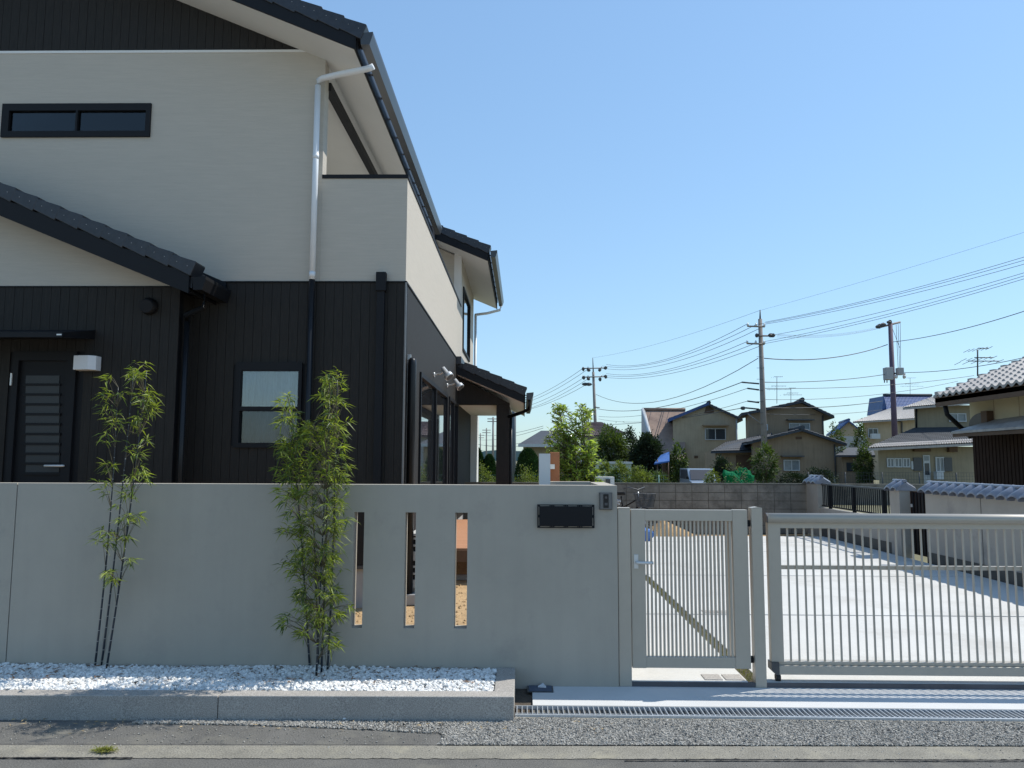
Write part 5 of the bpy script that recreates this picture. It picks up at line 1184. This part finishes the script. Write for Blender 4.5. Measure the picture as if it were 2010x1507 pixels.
bush(1672, 1708, 846, 60, M_bush, 'pale green tree in front of the beige hipped house', .2, 130, 16, 'garden_tree', 'tree')
bush(1678, 1712, 885, 46, M_bush, 'leafy shrub at the left corner of the olive-grey house', .16, 120, 18, 'shrub', 'shrub')
bush(1580, 1640, 925, 40, M_dktree, 'dark hedge in front of the tan house', .12, 150, 20, 'hedge', 'hedge')
bush(1520, 1590, 932, 42, M_dktree, 'low dark hedge below the window of the tan house', .12, 150, 20, 'hedge', 'hedge')
bush(1280, 1345, 905, 50, M_dktree, 'dark undergrowth beneath the blue eave', .16, 220, 26, 'undergrowth', 'bush')
bush(1338, 1362, 925, 44, M_dktree, 'dark shrub left of the parked van', .12, 90, 18, 'shrub', 'shrub')
h5c = thing('low_dark_roofed_outbuilding', (xpx(1670, 50), 50, 0), 'low outbuilding with a dark blue-grey roof between the tan and olive houses', 'outbuilding')
MB().slab(PY(1640, 893, 49.5), PY(1718, 893, 49.5), PY(1712, 878, 52), PY(1665, 878, 52), .12).build('roof', M_ntile2, h5c); B('wall', M_tan, h5c, xpx(1652, 50), xpx(1712, 50), 50, 52, 0, zpx(1680, 893, 50)); B('window', M_dwin, h5c, xpx(1660, 50), xpx(1675, 50), 49.95, 50, zpx(1665, 925, 50), zpx(1665, 908, 50))
# green netting heap
q = PY(1445, 945, 30)
blob('green_netting', M_net, (q.x, 30, .45), (.62, .5, .70), seed=11, n1=20, n2=30, amp=.34, label='bright green netting draped over plants behind the block wall', category='netting')
ng = bush(1408, 1478, 917, 29.7, mat('netted_plant_leaf', (.10, .12, .06), .8, .5, 4, trans=.3, island=.4), 'sprigs of the netted plant poking out of the green netting', .08, 26, 14, 'netted_plant', 'plant', .4)
# concrete gate post & van
B('concrete_post', M_pgrey, None, xpx(1387, 36), xpx(1400, 36), 36, 36.3, 0, zpx(1393, 928, 36), label='short pale concrete post beside the parked van', category='post')
vn = thing('parked_van', (xpx(1372, 41), 42, 0), 'small pale blue van seen from the front, parked by the cream house', 'van')
vx0, vx1 = xpx(1357, 41), xpx(1357, 41) + 1.42; vz = zpx(1370, 920, 41)
body = MB().prism([(vx0, 41.02, -.2), (vx0, 41.0, .36), (vx0, 41.12, .48), (vx0, 41.62, .56), (vx0, 42.15, vz), (vx0, 44.1, vz), (vx0, 44.25, .5), (vx0, 44.25, -.2)], (vx1 - vx0, 0, 0)).build('body', M_carw, vn, bevel=.03)
MB().add([(vx0 + .07, 41.60, .60), (vx1 - .07, 41.60, .60), (vx1 - .12, 42.05, vz - .06), (vx0 + .12, 42.05, vz - .06)], [(0, 1, 2, 3)]).build('windscreen', mat('windscreen_glass', (.02, .03, .05), .5, .1, 2, spec=.3), vn)
MB().add([(vx0 - .012, 41.95, .62), (vx0 - .012, 42.2, vz - .08), (vx0 - .012, 43.9, vz - .08), (vx0 - .012, 43.9, .62)], [(0, 1, 2, 3)]).build('side_window', MATS['windscreen_glass'], vn)
for x in (vx0 + .06, vx1 - .30): B('headlight', M_lwin, vn, x, x + .24, 40.97, 41.03, .20, .36, bevel=.01)
B('bumper', M_carw, vn, vx0 + .02, vx1 - .02, 40.92, 41.02, -.18, .08, bevel=.03); B('grille', M_dkalu, vn, vx0 + .4, vx1 - .4, 40.98, 41.0, .22, .32)
B('number_plate', M_lamp, vn, (vx0 + vx1) / 2 - .16, (vx0 + vx1) / 2 + .16, 40.905, 40.92, -.08, .06)
for x in (vx0 + .02, vx1 - .18):
    for y in (41.6, 43.6): MB().tube([(x, y, -.14), (x + .16, y, -.14)], .27, 16).build('wheel', M_rubber, vn)
for x in (vx0 - .14, vx1 + .02): B('wing_mirror', M_black, vn, x, x + .12, 41.7, 41.76, .62, .76)
# far hills
vs = []; n = 60
for i in range(n + 1):
    x = -700 + 1500 * i / n; vs += [(x, 1500, -1), (x, 1500, 17 + 5 * math.sin(i * .5) + 3 * math.sin(i * 1.3)), (x, 1800, -1)]
MB().add(vs, [f for i in range(n) for f in ((3 * i, 3 * i + 3, 3 * i + 4, 3 * i + 1), (3 * i + 1, 3 * i + 4, 3 * i + 5, 3 * i + 2))]).build('far_hills', M_hill, kind='structure')

# ================================================================== POLES, CABLES, AERIALS
def insul(b, p, h=.22, r=.06): b.tube([p, p + Vector((0, 0, h * .5)), p + Vector((0, 0, h))], [r, r * 1.3, r * .5], 6)
MPY = 50
mp = thing('utility_pole', (xpx(1492, MPY), MPY, 0), 'tall brown concrete utility pole in front of the tan house', 'utility pole')
pt_ = PY(1492, 626, MPY); MB().tube([(pt_.x + .05, MPY, 0), pt_], [.22, .13], 12).build('pole', M_pole, mp)
MB().tube([pt_, PY(1492, 608, MPY)], [.06, .03], 6).build('lightning_rod', M_wire, mp)
def arm(par, pa_, pb_, ins=(), r=.055):
    MB().tube([pa_, pb_], r, 4).build('cross_arm', M_pole, par)
    for u in ins:
        b = MB(); insul(b, pa_.lerp(pb_, u)); b.build('insulator', M_silver, par)
arm(mp, PY(1467, 640, MPY - .2), PY(1501, 641, MPY - .2), (.02, .5, .98)); arm(mp, PY(1466, 674, MPY - .2), PY(1501, 675, MPY - .2), (.02, .5, .98))
arm(mp, PY(1484, 659, MPY - .2), PY(1520, 659, MPY - .2), ())
for x in (1486, 1513, 1517): blob('switch_gear', M_wire, PY(x, 658, MPY - .3), (.16, .16, .13), mp, seed=x, n1=6, n2=8, amp=.15)
for (x, y, e) in ((1456, 750, 1490), (1467, 762, 1490), (1467, 787, 1490), (1460, 800, 1490)): MB().tube([PY(x, y, MPY - .2), PY(e, y + 3, MPY - .1)], .05, 4).build('bracket_arm', M_wire, mp)
MB().tube([PY(1468, 812, MPY - .3), PY(1494, 832, MPY - .2)], .04, 4).build('stay_strut', M_pole, mp)
blob('cable_closure', M_wire, PY(1458, 801, MPY - .3), (.18, .12, .12), mp, seed=5, n1=6, n2=10, amp=.1)
for k in range(11): y = 700 + k * 22; q = PY(1492, y, MPY - .18); MB().tube([q - Vector((.22, 0, 0)), q + Vector((.22, 0, 0))], .012, 4).build('step_bolt', M_wire, mp)
LPY = 92
lp_ = thing('utility_pole', (xpx(1167, LPY), LPY, 0), 'grey utility pole with two tiers of insulators behind the young tree', 'utility pole')
pt_ = PY(1164.5, 730, LPY); MB().tube([(xpx(1172, LPY), LPY, 0), pt_], [.24, .15], 10).build('pole', M_pole, lp_)
MB().tube([pt_, PY(1163.5, 702, LPY)], [.09, .04], 6).build('lightning_rod', M_wire, lp_)
for y in (722, 739):
    arm(lp_, PY(1144, y + 1, LPY - .2), PY(1190, y, LPY - .2), (.0, .22, .8, 1), .07)
for x in (1148, 1156): blob('switch_gear', M_wire, PY(x, 754, LPY - .3), (.35, .25, .2), lp_, seed=x, n1=6, n2=8, amp=.15)
for k_, (x, y) in enumerate(((1145, 724), (1155, 726), (1177, 726), (1189, 722), (1146, 741), (1155, 743), (1178, 744), (1189, 739))): blob('insulator', M_wire, PY(x, y, LPY - .3), (.22, .15, .22), lp_, seed=k_, n1=5, n2=7, amp=.2)
for (x, y, e) in ((1139, 805, 1166), (1168, 799, 1177)): MB().tube([PY(x, y, LPY - .2), PY(e, y + 1, LPY - .2)], .06, 4).build('bracket_arm', M_wire, lp_)
RPY = 60
rp = thing('utility_pole', (xpx(1751, RPY), RPY, 0), 'purple-brown utility pole carrying a transformer box, right of the tall pole', 'utility pole')
pt_ = PY(1747.5, 634, RPY); MB().tube([(xpx(1757, RPY), RPY, 0), pt_], [.24, .16], 12).build('pole', mat('purple_brown_pole', (.11, .075, .11), .8, .15, 1.5), rp)
MB().tube([PY(1727, 642, RPY - .2), PY(1767, 632, RPY + .4)], .08, 4).build('cross_arm', M_pole, rp)
for i, x in enumerate((1724, 1729, 1734, 1746)): blob('switch_gear', M_wire, PY(x, (641, 639, 637, 632)[i], RPY - .3), (.22, .16, .15), rp, seed=x, n1=6, n2=8, amp=.2)
a, c, z0, z1 = pbox(1734, 1748, 722, 746, RPY - .4); B('transformer_box', M_pgrey, rp, a, c, RPY - .9, RPY - .3, z0, z1, bevel=.03)
a, c, z0, z1 = pbox(1760, 1771, 722, 736, RPY - .3); B('cable_box', M_pgrey, rp, a, c, RPY - .6, RPY - .1, z0, z1, bevel=.03)
MB().tube([PY(1748, 732, RPY - .2), PY(1777, 734, RPY - .2)], .06, 4).build('bracket_arm', M_wire, rp)
for x in (1759, 1775): blob('insulator', M_silver, PY(x, 739, RPY - .3), (.14, .12, .16), rp, seed=x, n1=6, n2=8, amp=.1)
for x in (1736, 1741): MB().tube([PY(x, 746, RPY - .5), PY(x, 751, RPY - .5)], .04, 5).build('drop_lead', M_wire, rp)
for (xa_, ya_, xb_, yb_) in ((1752, 645, 1766, 682), (1759, 637, 1763, 722), (1763, 636, 1766, 722), (1767, 634, 1768, 722)):
    MB().tube([PY(xa_, ya_, RPY - .2), PY(xb_, yb_, RPY - .3)], .018, 4).build('jumper_wire', M_wire, rp)
# thin steel pole close behind the porch and far line of poles
tpx = PY(1009, 790, 30)
MB().tube([(tpx.x, 30, 0), (tpx.x, 30, 4.6)], .085, 10).build('steel_pole', mat('dark_grey_pole', (.11, .125, .14), .6, .1, 2), label='plain dark grey steel pole just right of the porch post', category='pole')
far = [(929, 862, 230), (943, 850, 190), (955, 840, 165), (968, 818, 120)]
for i, (x, y, D) in enumerate(far):
    lab = ['most distant utility pole seen under the porch roof, leftmost', 'second of the distant poles from the left under the porch roof', 'third distant pole under the porch roof, with a round fitting', 'nearest and tallest of the distant poles under the porch roof'][i]
    f = thing('distant_utility_pole', (xpx(x, D), D, 0), lab, 'utility pole', 'distant poles seen under the porch roof')
    t0 = PY(x, y, D); MB().tube([(t0.x, D, 0), t0], [.2, .12], 7).build('pole', M_pole, f)
    for dy in (4, 9): q = t0 - Vector((0, 0, dy * D / FPX)); MB().tube([q - Vector((.9, 0, 0)), q + Vector((.9, 0, 0))], .07, 4).build('cross_arm', M_pole, f)
def cable(a, b_, sag, r, label, group=None, n=14, name='power_cable'):
    a, b_ = Vector(a), Vector(b_); pts = []
    for i in range(n + 1):
        u = i / n; p = a.lerp(b_, u); p.z -= 4 * sag * u * (1 - u); pts.append(p)
    o = MB().tube(pts, r * .78, 5).build(name, M_wire, None, label=label, category='cable')
    if group: o['group'] = group
RD = 36
for od, (xa_, ya_, xr, yr) in zip(('highest', 'middle', 'lowest'), ((1502, 632, 2060, 489), (1484, 637, 2060, 496), (1502, 636, 2060, 504))):
    cable(PY(xa_, ya_, MPY - .2), PY(xr, yr, RD), .25, .016, od + ' cable of the upper bundle rising from the tall pole to the right edge', 'upper cables right of the tall pole')
for od, (xa_, ya_, xr, yr) in zip(('highest', 'middle', 'lowest'), ((1520, 657, 2060, 520), (1502, 670, 2060, 526), (1502, 674, 2060, 532))):
    cable(PY(xa_, ya_, MPY - .2), PY(xr, yr, RD), .25, .016, od + ' cable of the lower bundle rising from the tall pole to the right edge', 'second bundle of cables right of the tall pole')
cable(PY(1492, 609, MPY), PY(2060, 440, RD), .1, .008, 'thin topmost earth wire rising from the tall pole tip to the right edge')
cable(PY(1492, 609, MPY), PY(1163.5, 702, LPY), .4, .012, 'thin topmost earth wire between the tall pole and the insulator pole')
for od, (xa_, ya_, xr, yr) in zip(('highest', 'middle', 'lowest'), ((1468, 635, 1190, 715), (1484, 637, 1182, 718), (1500, 640, 1186, 723))):
    cable(PY(xa_, ya_, MPY - .2), PY(xr, yr, LPY - .2), 1.1, .022, od + ' of the three upper cables between the tall pole and the insulator pole', 'upper cables left of the tall pole')
for od, (xa_, ya_, xr, yr) in zip(('highest', 'middle', 'lowest'), ((1467, 670, 1190, 733), (1484, 673, 1182, 736), (1500, 676, 1186, 740))):
    cable(PY(xa_, ya_, MPY - .2), PY(xr, yr, LPY - .2), .9, .022, od + ' of the three second-tier cables between the tall pole and the insulator pole', 'second cables left of the tall pole')
cable(PY(1488, 703, MPY), PY(1170, 774, LPY), 1.9, .03, 'deeply sagging cable between the tall pole and the insulator pole')
cable(PY(1456, 750, MPY), PY(1172, 802, LPY), .9, .035, 'thick communication cable from the long bracket of the tall pole to the left')
cable(PY(1467, 762, MPY), PY(1175, 817, LPY), .7, .022, 'thinner cable below the thick one, running left over the rusty roof')
cable(PY(1467, 787, MPY), PY(1175, 822, LPY), .8, .02, 'cable passing in front of the blue-edged gable to the left')
cable(PY(1460, 800, MPY), PY(1175, 833, LPY), .3, .03, 'lowest cable from the tall pole across the rusty roof')
cable(PY(1500, 703, MPY), PY(1742, 676, RPY), .5, .04, 'twisted cable from the tall pole to the transformer pole')
cable(PY(1752, 671, RPY), PY(2060, 594, 40), .3, .03, 'cable rising from the transformer pole to the right edge')
cable(PY(1500, 750, MPY), PY(1748, 733, RPY), .2, .03, 'cable at transformer height between the two brown poles')
cable(PY(1775, 731, RPY), PY(2060, 690, 44), .3, .028, 'cable from the transformer box over the aerial to the right edge')
cable(PY(1500, 762, MPY), PY(1912, 737, 58), .3, .022, 'cable running to the mast of the large aerial')
cable(PY(1500, 784, MPY), PY(1880, 748, 56), .4, .018, 'thin cable passing just below the large aerial cable')
cable(PY(1497, 800, MPY), PY(1732, 787, 62), .2, .03, 'cable over the ridge of the tan house to the blue-roofed house')
cable(PY(1497, 812, MPY), PY(1732, 804, 66), .2, .02, 'lowest cable right of the tall pole, behind the tan house')
for (xa_, ya_, xr, yr) in ((1525, 656, 1727, 641), (1525, 658, 1727, 643), (1525, 661, 1727, 644)):
    cable(PY(xa_, ya_, MPY), PY(xr, yr, RPY), .3, .010, ('highest', 'middle', 'lowest')[(656, 658, 661).index(ya_)] + ' of three faint wires between the tops of the two brown poles', 'faint wires between the pole tops')
for i, (xa_, ya_, xr, yr) in enumerate(((1144, 723, 968, 797), (1156, 723, 972, 801), (1146, 741, 968, 806), (1158, 741, 972, 812), (1150, 755, 970, 808))):
    cable(PY(xa_, ya_, LPY - .2), PY(xr, yr, 140), 1.2, .03, ('highest', 'second highest', 'middle', 'second lowest', 'lowest')[i] + ' cable descending left from the insulator pole behind the porch roof', 'cables left of the insulator pole')
for i, (ya_, yb_) in enumerate(((812, 836), (816, 846), (836, 854), (845, 852), (858, 862))):
    cable(PY(1066, ya_ + 24, 84), PY(922, yb_ + 14, 175), .8, .03, ('highest', 'second highest', 'middle', 'second lowest', 'lowest')[i] + ' faint cable in the sky opening under the porch roof', 'faint cables under the porch roof')
def aerial(x, y0, y1, D, lab, w=.9):
    t = thing('tv_aerial', PY(x, y1, D), lab, 'aerial', 'television aerials on the roofs')
    a, c = PY(x, y0, D), PY(x, y1, D); MB().tube([c, a], .022, 5).build('mast', M_wire, t)
    for dz, ww in ((0, w * .35), ((a.z - c.z) * .35, w * .6), ((a.z - c.z) * .48, w)):
        q = a - Vector((0, 0, dz)); b = MB().tube([q - Vector((ww, .3, 0)), q + Vector((ww, -.3, 0))], .014, 4)
        for k in range(6): s = q + Vector((ww * (k / 2.5 - 1), .3 - .12 * k, 0)); b.tube([s - Vector((.1, .35, 0)), s + Vector((.1, .35, 0))], .009, 3)
        b.build('antenna_elements', M_wire, t)
aerial(1919, 686, 738, 24, 'large television aerial above the grey tiles at the right', .48)
aerial(1786.5, 742, 776, 95, 'aerial above the blue-roofed house', 1.4); aerial(1525, 740, 792, 58, 'taller of the two aerials above the tan house roof', .9); aerial(1552.5, 762, 790, 59, 'shorter aerial near the ridge of the tan house', .7)
